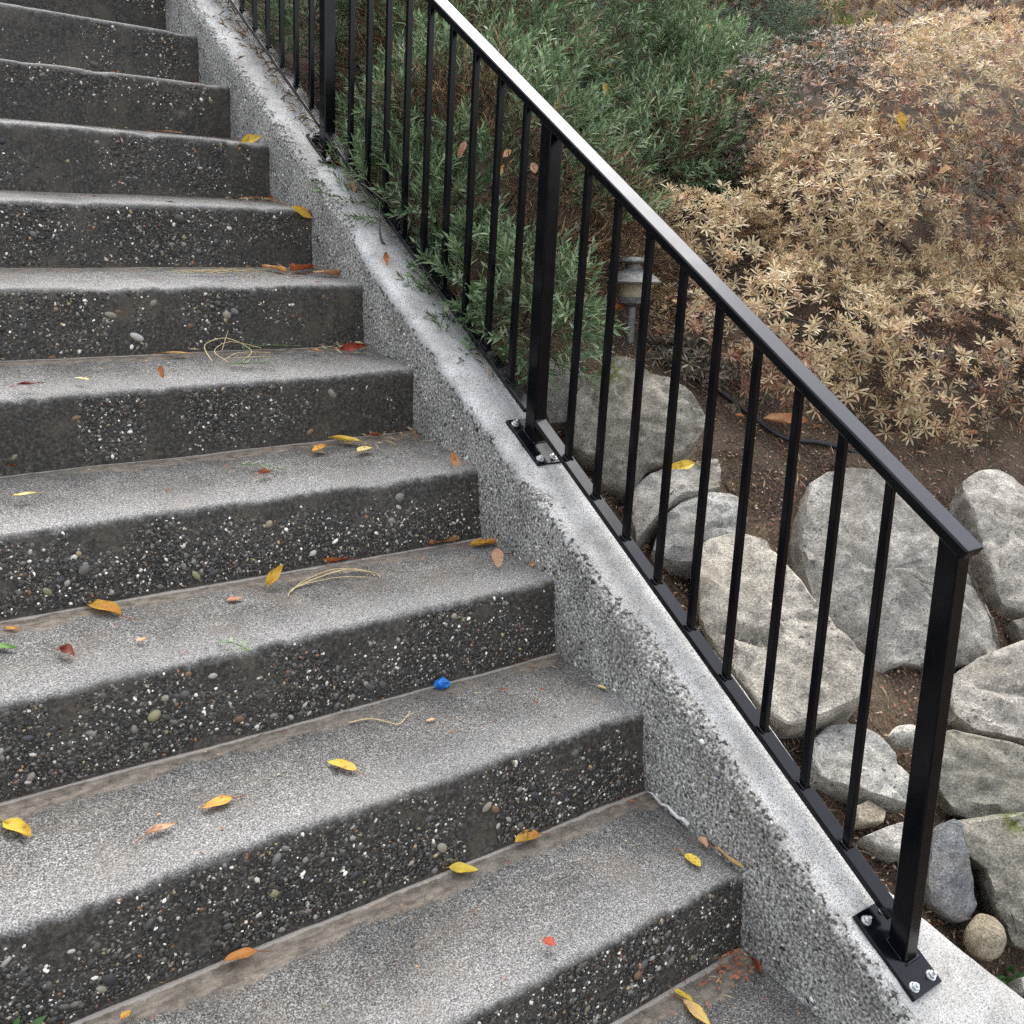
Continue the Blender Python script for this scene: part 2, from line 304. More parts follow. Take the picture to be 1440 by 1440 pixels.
LEAVES = [
 ('T0', [-0.408, 0.225, 0.037], [-0.372, 0.199, 0.033], 0.5, 'yel', 'yel', 0.15, 'clean yellow oval leaf with pale stalk near riser on lower steps'),
 ('T0', [-0.241, 0.219, 0.037], [-0.288, 0.22, 0.037], 0.6, 'ora', 'yel', 0.5, 'small crumpled amber leaf with dark notch tucked against riser base'),
 ('T0', [-0.062, 0.073, 0.012], [-0.06, 0.04, 0.007], 0.62, 'yel', 'yel', 0.25, 'bright yellow rounded leaf speckled brown beside curb on lower tread'),
 ('T0', [-0.006, 0.06, 0.01], [-0.001, 0.005, 0.001], 0.4, 'tan', 'yel', 0.6, 'long curled straw-coloured leaf lying against curb at the tread corner'),
 ('T0', [-0.013, 0.09, 0.015], [-0.018, 0.066, 0.011], 0.7, 'pnk', 'tan', 0.6, 'crumpled pinkish scrap of leaf beside the straw-coloured curled leaf'),
 ('T0', [-0.368, 0.047, 0.008], [-0.36, 0.029, 0.005], 0.8, 'red', 'red', 0.15, 'flat round rust red leaf piece alone on wide lower tread'),
 ('T0', [-0.713, 0.215, 0.036], [-0.756, 0.219, 0.037], 0.42, 'ora', 'ora', 0.35, 'pointed orange leaf on beige strip of lowest long tread'),
 ('T0', [-0.891, 0.197, 0.033], [-0.885, 0.2, 0.033], 0.6, 'ora', 'yel', 0.3, 'tiny amber leaf crumb on beige strip near bottom edge'),
 ('T1', [-0.687, 0.342, 0.189], [-0.733, 0.337, 0.189], 0.42, 'gold', 'ora', 0.3, 'golden pointed leaf lying flat in middle of second tread'),
 ('T1', [-0.813, 0.322, 0.187], [-0.77, 0.324, 0.188], 0.3, 'pnk', 'tan', 0.6, 'thin curled pinkish leaf just below the golden pointed leaf'),
 ('T1', [-0.957, 0.432, 0.199], [-0.935, 0.386, 0.194], 0.5, 'yel', 'gold', 0.6, 'crumpled yellow leaf with dark stalk at left picture edge'),
 ('T1', [-0.509, 0.316, 0.187], [-0.536, 0.358, 0.191], 0.42, 'gold', 'yel', 0.35, 'yellow gold leaf with curled edge near centre of second tread'),
 ('T1', [-0.017, 0.343, 0.189], [-0.013, 0.324, 0.188], 0.5, 'cream', 'yel', 0.1, 'tiny cream leaf sliver beside dark joint along curb'),
 ('T1', [-0.331, 0.383, 0.194], [-0.348, 0.385, 0.194], 0.4, 'tan', 'tan', 0.1, 'tiny peach flake just right of the yellow-green twig'),
 ('T2', [-0.73, 0.668, 0.364], [-0.77, 0.752, 0.373], 0.34, 'ora', 'yel', 0.4, 'long orange yellow leaf with reddish stalk along riser foot'),
 ('V2', [-0.484, 0.678, 0.365], [-0.45, 0.681, 0.397], 0.5, 'gold', 'yel', 0.9, 'twisted amber leaf standing up beside dried grass wisp'),
 ('T2', [-0.304, 0.729, 0.37], [-0.374, 0.738, 0.371], 0.36, 'red', 'ora', 0.8, 'cupped orange leaf with dark red rim above dried grass wisp'),
 ('T2', [-0.057, 0.689, 0.366], [0.008, 0.681, 0.365], 0.4, 'gold', 'ora', 0.8, 'crumpled golden leaf pile with black stalk at inner tread corner'),
 ('V2', [-0.059, 0.594, 0.388], [-0.066, 0.579, 0.354], 0.62, 'pnk', 'tan', 0.35, 'bell-shaped dusty pink leaf standing at inner tread corner'),
 ('T2', [-0.127, 0.728, 0.37], [-0.055, 0.73, 0.37], 0.34, 'rus', 'tan', 0.9, 'rolled rusty leaf with curly stem at riser foot'),
 ('V2', [-0.006, 0.562, 0.352], [0.012, 0.555, 0.363], 0.55, 'tan', 'rus', 0.8, 'tiny rolled tan leaf resting against the curb edge'),
 ('T2', [-0.838, 0.597, 0.356], [-0.826, 0.564, 0.353], 0.6, 'drk', 'rus', 0.9, 'shrivelled dark red leaf on worn left part of tread'),
 ('T2', [-0.92, 0.646, 0.361], [-0.888, 0.625, 0.359], 0.4, 'grn', 'grn', 0.4, 'green leaf with hooked pale stalk entering at left edge'),
 ('T2', [-0.874, 0.684, 0.365], [-0.892, 0.701, 0.367], 0.4, 'gold', 'ora', 0.5, 'small folded amber leaf above the green leaf'),
 ('T2', [-0.737, 0.574, 0.354], [-0.719, 0.578, 0.354], 0.5, 'tan', 'ora', 0.2, 'faded peach leaf fragment in the middle left of tread'),
 ('T2', [-0.567, 0.651, 0.362], [-0.539, 0.65, 0.362], 0.5, 'rus', 'tan', 0.2, 'faint rusty leaf fragment trodden flat on beige strip'),
 ('T3', [-0.159, 0.938, 0.543], [-0.212, 0.98, 0.55], 0.36, 'yel', 'gold', 0.5, 'yellow leaf with brown folded edge lying along riser foot'),
 ('T3', [-0.193, 0.891, 0.535], [-0.154, 0.901, 0.537], 0.6, 'cream', 'yel', 0.3, 'pale yellow broad leaf scrap right under the brown-edged leaf'),
 ('T3', [-0.24, 0.939, 0.543], [-0.282, 0.912, 0.538], 0.42, 'gold', 'ora', 0.5, 'small amber leaf curled like a boat left of yellow leaf'),
 ('T3', [-0.122, 0.974, 0.549], [-0.091, 0.966, 0.547], 0.42, 'rus', 'drk', 0.8, 'curled brown leaf bits against the riser foot'),
 ('V3', [-0.044, 0.772, 0.539], [-0.041, 0.753, 0.511], 0.55, 'ora', 'tan', 0.8, 'crinkled tan orange leaf perched at the pale worn nosing corner'),
 ('T3', [-0.797, 0.86, 0.53], [-0.834, 0.86, 0.53], 0.3, 'cream', 'yel', 0.3, 'pale straw leaf sliver near left edge of tread'),
 ('T3', [-0.429, 0.831, 0.525], [-0.399, 0.84, 0.526], 0.6, 'drk', 'rus', 0.7, 'dark red crumpled leaf below a green needle sprig'),
 ('T3', [-0.826, 1.009, 0.555], [-0.8, 0.993, 0.552], 0.5, 'rus', 'drk', 0.6, 'brown crumpled leaf at left edge under riser'),
 ('V4', [-0.531, 1.023, 0.709], [-0.529, 1.01, 0.687], 0.55, 'rus', 'ora', 0.7, 'small rusty leaf standing upright on pale nosing'),
 ('T4', [-0.779, 1.019, 0.688], [-0.737, 1.02, 0.688], 0.28, 'drk', 'drk', 0.5, 'thin dark red leaf sliver on grey tread at left'),
 ('T4', [-0.68, 1.045, 0.692], [-0.658, 1.026, 0.689], 0.35, 'cream', 'yel', 0.2, 'cream leaf sliver on pale tread near dark red one'),
 ('V4', [-0.089, 1.161, 0.711], [-0.035, 1.138, 0.719], 0.4, 'red', 'drk', 0.8, 'deep red curled leaf wedged between riser and curb'),
 ('T4', [-0.159, 1.165, 0.712], [-0.142, 1.144, 0.709], 0.5, 'rus', 'tan', 0.8, 'small rolled russet leaf left of the deep red one'),
 ('T4', [-0.471, 1.189, 0.716], [-0.414, 1.174, 0.714], 0.2, 'gold', 'tan', 0.2, 'narrow amber leaf strip along the riser foot'),
 ('T5', [-0.123, 1.357, 0.874], [-0.153, 1.424, 0.884], 0.4, 'ora', 'tan', 0.6, 'peeling peach orange leaf leading a heap of dry leaves'),
 ('T5', [-0.108, 1.367, 0.876], [-0.028, 1.412, 0.882], 0.4, 'rus', 'red', 0.8, 'brown red dry leaf heaped against the riser'),
 ('T5', [-0.063, 1.34, 0.872], [0.015, 1.324, 0.87], 0.3, 'tan', 'rus', 0.7, 'long peach dry leaf at right end of leaf heap'),
 ('N6', [-0.058, 1.465, 1.025], [-0.004, 1.465, 1.001], 0.42, 'yel', 'ora', 0.5, 'yellow leaf with brown tip drooping over step corner'),
 ('N7', [-0.019, 1.703, 1.055], [0.012, 1.703, 1.046], 0.55, 'rus', 'ora', 0.8, 'rusty scrap of leaf in the tread corner above'),
 ('N7', [-0.079, 1.703, 1.185], [-0.025, 1.703, 1.203], 0.45, 'yel', 'gold', 0.6, 'yellow folded leaf with upturned point on upper nosing'),
 ('T7', [-0.222, 1.865, 1.213], [-0.181, 1.833, 1.209], 0.35, 'rus', 'tan', 0.2, 'flat russet leaf on thin upper nosing edge'),
 ('T9', [-0.148, 2.459, 1.582], [-0.074, 2.494, 1.59], 0.3, 'gold', 'tan', 0.3, 'straw-coloured leaf strip on topmost visible nosing'),
 ('VC', [0.035, 1.167, 0.924], [0.03, 1.152, 0.893], 0.4, 'rus', 'ora', 0.6, 'small russet leaf standing on pale curb top'),
 ('C', [0.084, 1.441, 1.088], [0.085, 1.405, 1.063], 0.6, 'tan', 'ora', 0.7, 'peach crumpled leaf on curb beside lower edge of bush'),
 ('T-1', [-0.161, -0.012, -0.134], [-0.151, -0.043, -0.139], 0.34, 'yel', 'yel', 0.5, 'slender yellow leaf blade arched on bottom landing'),
 ('T-1', [-0.162, -0.032, -0.137], [-0.16, -0.087, -0.146], 0.36, 'tan', 'yel', 0.3, 'split leaf with peach base and yellow blade on bottom landing'),
 ('T-1', [-0.006, -0.029, -0.137], [-0.017, -0.059, -0.141], 0.34, 'drk', 'red', 0.6, 'glossy dark red rolled leaf beside curb on bottom landing'),
 ('G', [0.859, 0.605, 0.552], [0.744, 0.645, 0.561], 0.34, 'rus', 'tan', 0.6, 'big dry tan leaf on soil next to black hose'),
 ('G', [0.702, 0.665, 0.568], [0.683, 0.679, 0.574], 0.5, 'rus', 'ora', 0.6, 'small rusty leaf on soil left of big tan leaf'),
 ('G', [0.779, 0.482, 0.46], [0.774, 0.454, 0.441], 0.6, 'ora', 'gold', 0.3, 'orange leaf leaning on top edge of large slab rock'),
 ('G', [1.337, 0.434, 0.513], [1.274, 0.444, 0.51], 0.3, 'rus', 'tan', 0.4, 'narrow brown leaf flat on bare soil under azalea'),
 ('D2.25', [0.297, 0.827, 0.538], [0.28, 0.847, 0.561], 0.5, 'yel', 'gold', 0.2, 'yellow leaf hanging behind bottom rail next to middle post'),
 ('D2.02', [0.35, 0.485, 0.524], [0.304, 0.516, 0.513], 0.42, 'yel', 'gold', 0.5, 'curved bright yellow leaf lying on top of grey rock'),
 ('B', [0.248, 1.051, 1.086], [0.272, 1.044, 1.119], 0.45, 'tan', 'gold', 0.6, 'large tan leaf caught in green shrub behind balusters'),
 ('B', [0.285, 1.036, 1.15], [0.267, 1.044, 1.134], 0.7, 'tan', 'tan', 0.7, 'small buff leaf caught in shrub above the large tan leaf'),
 ('B', [0.322, 1.007, 1.127], [0.324, 0.998, 1.103], 0.7, 'pnk', 'tan', 0.3, 'pale pink triangular leaf in shrub beside middle post'),
 ('B', [0.213, 1.112, 1.17], [0.193, 1.113, 1.13], 0.4, 'pnk', 'rus', 0.5, 'thin pinkish leaf on dark baluster in the shrub'),
 ('B', [1.043, 1.565, 1.502], [1.016, 1.571, 1.456], 0.4, 'yel', 'yel', 0.3, 'yellow leaf in upper green shrub'),
 ('B', [0.922, 1.455, 1.409], [0.921, 1.443, 1.369], 0.45, 'yel', 'yel', 0.4, 'yellow leaf hanging just below another in upper shrub'),
 ('B', [1.426, 1.552, 1.651], [1.431, 1.538, 1.621], 0.5, 'gold', 'ora', 0.4, 'amber leaf on crest of grey-green shrub'),
 ('B', [1.439, 0.837, 1.325], [1.446, 0.816, 1.275], 0.45, 'gold', 'yel', 0.4, 'golden leaf caught on top of dry azalea'),
 ('B', [1.408, 0.647, 1.17], [1.38, 0.661, 1.151], 0.5, 'tan', 'pnk', 0.6, 'peach leaf curled among azalea rosettes'),
 ('B', [0.549, 0.977, 0.8], [0.587, 0.953, 0.816], 0.4, 'ora', 'red', 0.5, 'orange red leaf in low azalea behind railing'),
]
ROCKS = [
 ('slab', [0.669, 0.23, 0.308], [-0.457, -0.629, 0.629], 0.1, [(-0.063, 0.21), (0.022, 0.2), (0.105, 0.176), (0.168, 0.103), (0.173, 0.031), (0.188, -0.031), (0.201, -0.151), (0.156, -0.178), (0.083, -0.193), (-0.011, -0.187), (-0.057, -0.209), (-0.105, -0.181), (-0.141, -0.132), (-0.159, -0.087), (-0.179, -0.011), (-0.178, 0.052), (-0.163, 0.116), (-0.143, 0.176), (-0.105, 0.201)], 'large flat grey slab rock right behind lowest balusters and end post'),
 ('right', [1.045, 0.185, 0.343], [-0.503, -0.503, 0.704], 0.13, [(-0.092, 0.101), (-0.057, 0.13), (-0.016, 0.142), (0.024, 0.128), (0.052, 0.104), (0.113, 0.052), (0.117, -0.073), (0.073, -0.179), (-0.006, -0.198), (-0.039, -0.187), (-0.054, -0.155), (-0.063, -0.098), (-0.069, -0.064), (-0.081, 0.008), (-0.094, 0.057)], 'pale grey boulder at right edge beside end of top rail'),
 ('gash', [0.315, 0.225, 0.262], [-0.503, -0.503, 0.704], 0.14, [(-0.147, 0.118), (-0.141, 0.142), (-0.117, 0.167), (-0.062, 0.175), (-0.022, 0.158), (0.018, 0.104), (0.073, 0.034), (0.105, -0.011), (0.152, -0.067), (0.15, -0.104), (0.124, -0.142), (0.066, -0.177), (0.009, -0.198), (-0.028, -0.179), (-0.065, -0.129), (-0.104, -0.07), (-0.133, -0.001)], 'long pale boulder with dark gash leaning against bottom rail'),
 ('wedge', [0.358, 0.538, 0.46], [-0.348, -0.497, 0.795], 0.09, [(-0.099, -0.029), (-0.068, 0.003), (-0.012, 0.043), (0.042, 0.056), (0.091, 0.077), (0.094, 0.037), (0.082, -0.011), (0.046, -0.03), (0.001, -0.041), (-0.039, -0.08), (-0.092, -0.138), (-0.103, -0.094)], 'wedge of grey rock directly under the curved yellow leaf'),
 ('lowslab', [0.356, 0.452, 0.401], [-0.35, -0.6, 0.72], 0.08, [(-0.088, 0.005), (-0.043, 0.045), (0.001, 0.059), (0.057, 0.077), (0.079, 0.072), (0.094, 0.054), (0.081, 0.003), (0.059, -0.035), (0.012, -0.049), (-0.021, -0.069), (-0.029, -0.093), (-0.074, -0.089), (-0.104, -0.076), (-0.112, -0.052)], 'smooth grey flat rock between wedge rock and gashed boulder'),
 ('moss', [0.346, 0.674, 0.568], [-0.506, -0.658, 0.557], 0.18, [(-0.048, 0.118), (-0.023, 0.122), (0.002, 0.114), (0.028, 0.092), (0.077, 0.073), (0.117, 0.042), (0.145, 0.007), (0.135, -0.029), (0.114, -0.059), (0.081, -0.085), (0.05, -0.1), (0.028, -0.109), (0.009, -0.149), (-0.016, -0.155), (-0.048, -0.136), (-0.067, -0.111), (-0.076, -0.084), (-0.097, -0.083), (-0.118, -0.061), (-0.126, -0.025), (-0.119, 0.031), (-0.097, 0.065), (-0.069, 0.095)], 'rugged brownish boulder with green moss spot beside middle post'),
 ('back', [0.293, 0.833, 0.641], [-0.398, -0.597, 0.697], 0.09, [(-0.052, 0.062), (0.013, 0.065), (0.035, 0.038), (0.051, 0.004), (0.03, -0.054), (0.004, -0.102), (-0.042, -0.112), (-0.063, -0.027)], 'dark grey rock half hidden behind the middle post'),
 ('upR', [0.679, -0.041, 0.137], [-0.553, -0.553, 0.623], 0.12, [(-0.106, -0.017), (-0.099, 0.025), (-0.055, 0.061), (-0.008, 0.085), (0.04, 0.107), (0.103, 0.091), (0.116, -0.019), (0.069, -0.105), (0.021, -0.093), (-0.028, -0.086), (-0.078, -0.079), (-0.102, -0.057)], 'speckled grey boulder right of end post at mid height'),
 ('midR', [0.513, -0.117, 0.056], [-0.6, -0.6, 0.53], 0.1, [(-0.095, 0.057), (-0.071, 0.071), (-0.026, 0.063), (0.01, 0.056), (0.051, 0.045), (0.109, 0.028), (0.116, -0.046), (0.046, -0.054), (-0.017, -0.068), (-0.049, -0.075), (-0.081, -0.067), (-0.097, -0.029)], 'olive grey rock under dark crevice right of end post'),
 ('bigR', [0.378, -0.214, -0.022], [-0.623, -0.553, 0.553], 0.12, [(-0.077, 0.061), (-0.052, 0.067), (-0.019, 0.077), (0.036, 0.09), (0.09, 0.091), (0.103, -0.102), (0.03, -0.114), (-0.002, -0.106), (-0.022, -0.066), (-0.032, -0.032), (-0.035, -0.006), (-0.061, 0.008), (-0.073, 0.031)], 'big lower right rock with yellow-green moss patches'),
 ('dark', [0.298, -0.178, -0.022], [-0.501, -0.602, 0.622], 0.07, [(-0.015, 0.067), (-0.002, 0.079), (0.011, 0.072), (0.014, 0.044), (0.014, 0.017), (0.019, -0.021), (0.023, -0.044), (0.014, -0.062), (-0.006, -0.069), (-0.027, -0.062), (-0.047, -0.045), (-0.049, -0.019), (-0.036, 0.031)], 'dark blue-grey jagged wedge stone beside foot of end post'),
 ('cobble', [0.275, -0.257, -0.078], [-0.398, -0.597, 0.697], 0.06, [(-0.03, 0.015), (-0.01, 0.033), (0.008, 0.028), (0.019, 0.013), (0.019, -0.008), (0.005, -0.028), (-0.013, -0.034), (-0.029, -0.025), (-0.036, -0.007)], 'round tan river cobble at edge of curb below dark wedge stone'),
 ('spk', [0.293, 0.007, 0.096], [-0.201, -0.602, 0.773], 0.06, [(-0.076, 0.046), (-0.033, 0.067), (0.015, 0.06), (0.029, 0.045), (0.044, 0.016), (0.052, -0.024), (0.054, -0.069), (0.043, -0.084), (-0.008, -0.072), (-0.063, -0.039), (-0.093, -0.016), (-0.09, 0.022)], 'flat light grey rock with black specks behind last two balusters'),
 ('white', [0.429, 0.005, 0.112], [-0.298, -0.596, 0.745], 0.05, [(-0.039, -0.002), (-0.023, 0.012), (0.001, 0.013), (0.022, 0.006), (0.021, -0.015), (-0.004, -0.026), (-0.034, -0.019)], 'small smooth whitish cobble just left of end post'),
 ('smallt', [0.243, -0.05, 0.043], [-0.201, -0.602, 0.773], 0.03, [(-0.027, 0.012), (0.003, 0.018), (0.023, -0.004), (0.007, -0.02), (-0.032, -0.016)], 'small tan stone between two speckled flat rocks'),
 ('tri', [0.257, -0.098, 0.017], [-0.201, -0.602, 0.773], 0.04, [(-0.062, 0.011), (-0.016, 0.018), (0.02, 0.019), (0.044, 0.01), (0.02, -0.028), (-0.017, -0.03), (-0.039, -0.015)], 'little pale triangular rock partly hidden by end post'),
 ('strip', [0.903, 0.034, 0.201], [-0.503, -0.503, 0.704], 0.05, [(-0.046, 0.004), (-0.014, 0.015), (0.034, 0.011), (0.028, -0.03), (-0.027, -0.029)], 'narrow dark stone wedged between two right boulders'),
 ('mosstop', [2.354, 1.997, 1.732], [-0.619, -0.722, 0.309], 0.16, [(-0.063, 0.036), (-0.018, 0.061), (0.022, 0.043), (0.044, -0.019), (0.031, -0.087), (-0.016, -0.118), (-0.054, -0.065)], 'mossy brown rock at the crest between grey-green shrub and azalea'),
 ('tiny', [0.281, -0.319, -0.126], [-0.298, -0.596, 0.745], 0.03, [(-0.016, 0.008), (-0.001, 0.011), (0.012, -0.001), (-0.001, -0.013), (-0.019, -0.009)], 'tiny grey stone at bottom right corner'),
]
# (x,y,dz,rx,ry,rz) dz above garden slope
LOBES={
'greenA':[(.46,1.42,.03,.33,.42,.38),(.24,1.06,.02,.15,.30,.20),(.17,1.36,.08,.11,.24,.14),(.60,1.24,-.02,.26,.26,.22),(.70,1.85,.03,.42,.42,.40)],
'greenB':[(1.25,2.05,.03,.5,.5,.42),(1.45,1.72,-.02,.42,.36,.30),(1.18,1.52,-.04,.36,.30,.27)],
'greyC':[(2.12,2.30,.0,.47,.42,.36)],
'greenD':[(.44,2.35,.0,.27,.55,.38),(1.1,3.0,.03,.7,.5,.5)],
'cover':[(3.3,3.3,.0,1.0,.6,.42),(2.2,3.6,.0,.7,.5,.4)],
'azalea':[(2.25,1.28,.03,.98,.74,.48),(1.04,.86,-.07,.38,.32,.26),(.98,1.10,-.02,.27,.26,.24),(.72,.86,-.06,.14,.12,.12),(1.50,.66,-.07,.55,.34,.30),(1.55,1.22,.0,.42,.34,.27),(2.15,.62,-.08,.7,.36,.32),(1.75,.98,.04,.72,.42,.36),(2.6,1.0,.04,.6,.45,.38),(3.7,2.1,.05,1.2,1.0,.60)],
}
# ================================================================== large structure
# ---- hillside sheet (garden bed right of the stairs), far ground
def dip(x, y): return .055*np.clip((x-.17)*8, 0, 1)*np.clip((1.25-x)*4, 0, 1)*np.clip((.85-y)*5, 0, 1)
def axis(lo, a, b, hi, d, g=1.35):
    m = list(np.arange(a, b+1e-6, d)); x, s = b, d
    while x < hi: s *= g; x += s; m.append(min(x, hi))
    x, s = a, d; l = []
    while x > lo: s *= g; x -= s; l.append(max(x, lo))
    return np.array(l[::-1]+m)
xs = axis(-60, .10, 2.4, 60, .022); ys = axis(-60, -.60, 1.5, 60, .022)
X, Y = np.meshgrid(xs, ys, indexing='ij'); Z = gz(X, Y)
P = np.stack([X.ravel(), Y.ravel(), 0*X.ravel()], 1)
Z = Z + (.014*fbm(P*9, 3, 4)+.03*fbm(P*1.3, 5, 3)*np.clip((P[:, 0]-.2)*2, 0, 1)).reshape(X.shape)
under = (X < .13) & (X > -1.75); Z = np.where(under, np.clip(.696*Y, -1.1, 6)-.62, Z)
Z = Z - .03*np.exp(-((X-.16)/.05)**2) - dip(X, Y)
soil = obj('ground', mesh_np('ground', np.stack([X, Y, Z], -1).reshape(-1, 3), grid_faces(len(xs), len(ys)), M['soil'], smooth=True))
tag(soil, kind='structure')

# ---- staircase
NOS = {-1: (-.241, -.170), 0: (.004, .001), 1: (.244, .179), 2: (.492, .345), 3: (.745, .510), 4: (.994, .684), 5: (1.218, .855), 6: (1.469, 1.026), 7: (1.707, 1.192), 8: (1.953, 1.355), 9: (2.179, 1.519)}
RBT = {-1: (-.250, -.304), 0: (-.005, -.133), 1: (.228, .038), 2: (.480, .204), 3: (.727, .370), 4: (.998, .553), 5: (1.219, .721), 6: (1.469, .890), 7: (1.711, 1.055), 8: (1.964, 1.226), 9: (2.182, 1.388), 10: (2.440, 1.560)}
for k in range(10, 15): NOS[k] = (2.179+.245*(k-9), 1.519+.170*(k-9)); RBT[k+1] = (2.440+.245*(k-9), 1.560+.170*(k-9))
for k in range(-2, -5, -1): NOS[k] = (-.241+.245*(k+1), -.170+.170*(k+1)); RBT[k] = (-.250+.245*(k+1), -.304+.170*(k+1))
NS = {0: .02, 1: .006, 2: .005, 3: .010, 4: .014, 5: .010, 6: .016, 7: 0, 8: -.008, 9: -.016}
RS = {1: .001, 2: -.005, 3: -.006, 4: .014, 5: .004, 6: .012, 7: .014, 8: -.003, 9: -.008, 10: -.012}
def riser_dy(x, z): return .0035*fbm(np.stack([x*9, z*9, x*0], 1), 31, 3)
stairs = empty('staircase', (0, 0, 0), 'weathered exposed aggregate concrete staircase climbing beside the pale curb wall', 'staircase')
SX = np.concatenate([np.linspace(-1.62, -1.05, 12)[:-1], np.linspace(-1.05, .012, 150)])
def make_step(k):
    (ny, nz_), (by, bz), (cy, cz) = NOS[k], RBT[k], RBT[k+1]
    ns, rs, cs = NS.get(k, 0), RS.get(k, 0), RS.get(k+1, 0)
    n = len(SX); rows = []
    for s in np.linspace(0, 1, 8): rows.append(('r', s))
    for a in (25, 50, 75): rows.append(('a', a))
    for s in np.linspace(0, 1, 15): rows.append(('t', s))
    rows += [('b', 0), ('b', 1)]
    V = np.zeros((n, len(rows), 3)); nose = np.zeros((n, len(rows))); back = np.full((n, len(rows)), 1.0)
    w1 = .0028*fbm(np.stack([SX*7, 0*SX+k*3.1, 0*SX], 1), 1, 3); w2 = .006*fbm(np.stack([SX*11, 0*SX+k*5.7, 0*SX], 1), 2, 4)
    chip = -.004*np.clip(fbm(np.stack([SX*20, 0*SX+k*7.7, 0*SX], 1), 9, 3)-.12, 0, 1)*3
    R = .011
    for j, (t, s) in enumerate(rows):
        V[:, j, 0] = SX
        zn = nz_+ns*SX+w1+chip; zb = bz+rs*SX; zc = cz+cs*SX
        if t == 'r':
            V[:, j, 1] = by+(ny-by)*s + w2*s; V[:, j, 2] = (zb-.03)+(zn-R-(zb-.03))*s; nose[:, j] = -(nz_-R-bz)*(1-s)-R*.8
        elif t == 'a':
            th = rad(180-s); V[:, j, 1] = ny+R+R*math.cos(th)+w2; V[:, j, 2] = zn-R+R*math.sin(th); nose[:, j] = -R*.8*(1-s/90)
        elif t == 't':
            y0 = ny+R; V[:, j, 1] = y0+(cy+.03-y0)*s+w2*(1-s); V[:, j, 2] = zn+(zc-zn)*s; nose[:, j] = (cy-y0)*s; back[:, j] = (cy-y0)-(cy+.03-y0)*s
            V[:, j, 2] += .0022*fbm(np.stack([SX*6, V[:, j, 1]*6, 0*SX], 1), 12, 3)
        else:
            V[:, j, 1] = (cy+.03) if s == 0 else by+.004; V[:, j, 2] = bz-.2; nose[:, j] = -.2
    dy = riser_dy(V[:, :11, 0].ravel(), V[:, :11, 2].ravel()).reshape(n, 11); V[:, :11, 1] += dy*np.clip((nz_-V[:, :11, 2])*40, 0, 1)
    F = grid_faces(n, len(rows), wrap=True); m = n*len(rows)
    me = mesh_np('step', V.reshape(-1, 3), F, M['step'], attrs=dict(nose=nose.ravel(), back=back.ravel()), smooth=True)
    return obj('step', me, stairs)
STEP = {k: make_step(k) for k in range(-4, 15)}

# ---- pebbles: low domes set into the riser faces and into the curb's inner face
def dome(n=6):
    V = [(0, 0, 1)]
    for z, r in ((.72, .68), (.12, 1.0)):
        for i in range(n):
            a = (i+(.5 if z < .5 else 0))*2*math.pi/n; V.append((r*math.cos(a), r*math.sin(a), z))
    F = [(0, 1+i, 1+(i+1) % n) for i in range(n)]
    for i in range(n):
        a, b, c, d = 1+i, 1+(i+1) % n, 1+n+i, 1+n+(i-1) % n
        F += [(a, c, b), (a, d, c)]
    return np.array(V, float), np.array(F, int)
DV, DF = dome()
PALD = np.array([(.020, .019, .018), (.035, .033, .031), (.055, .052, .048), (.080, .075, .068), (.028, .030, .034), (.045, .036, .028), (.13, .125, .115), (.21, .205, .19), (.40, .385, .35), (.62, .60, .55), (.26, .20, .12), (.20, .10, .055), (.12, .12, .07)])
PWD = np.array([.20, .21, .17, .11, .07, .07, .07, .035, .020, .022, .010, .010, .004]); PWD /= PWD.sum()
PWL = np.array([.05, .06, .07, .09, .03, .03, .19, .22, .17, .10, .04, .01, .01]); PWL /= PWL.sum()
def stones(name, pos, nrm_u, nrm_v, nrm, size, cols, parent, rng):
    n = len(pos); th = rng.uniform(0, math.pi, n); sa = size*rng.uniform(.85, 1.45, n); sb = size*rng.uniform(.62, 1.0, n); sc = size*rng.uniform(.45, .75, n)
    c, s = np.cos(th), np.sin(th)
    lx = DV[None, :, 0]*sa[:, None]; ly = DV[None, :, 1]*sb[:, None]; lz = DV[None, :, 2]*sc[:, None]
    a = lx*c[:, None]-ly*s[:, None]; b = lx*s[:, None]+ly*c[:, None]
    V = pos[:, None]+a[..., None]*nrm_u+b[..., None]*nrm_v+(lz-sc[:, None]*.38)[..., None]*nrm
    F = (DF[None]+np.arange(n)[:, None, None]*len(DV)).reshape(-1, 3)
    me = mesh_np(name, V.reshape(-1, 3), F, M['pebble'], col=np.repeat(cols, len(DV), 0), smooth=True)
    o = obj(name, me, parent); tag(o, kind='stuff'); return o
PEBM = []
for i in range(4):
    bm = bmesh.new(); bmesh.ops.create_icosphere(bm, subdivisions=2, radius=1)
    for v in bm.verts: v.co *= 1+.16*float(vn([tuple(v.co*1.6)], 50+i)[0])
    me = bpy.data.meshes.new('pebble'); bm.to_mesh(me); bm.free(); me.materials.append(M['pebble1'])
    for p in me.polygons: p.use_smooth = True
    PEBM.append(me)
rng = np.random.default_rng(7)
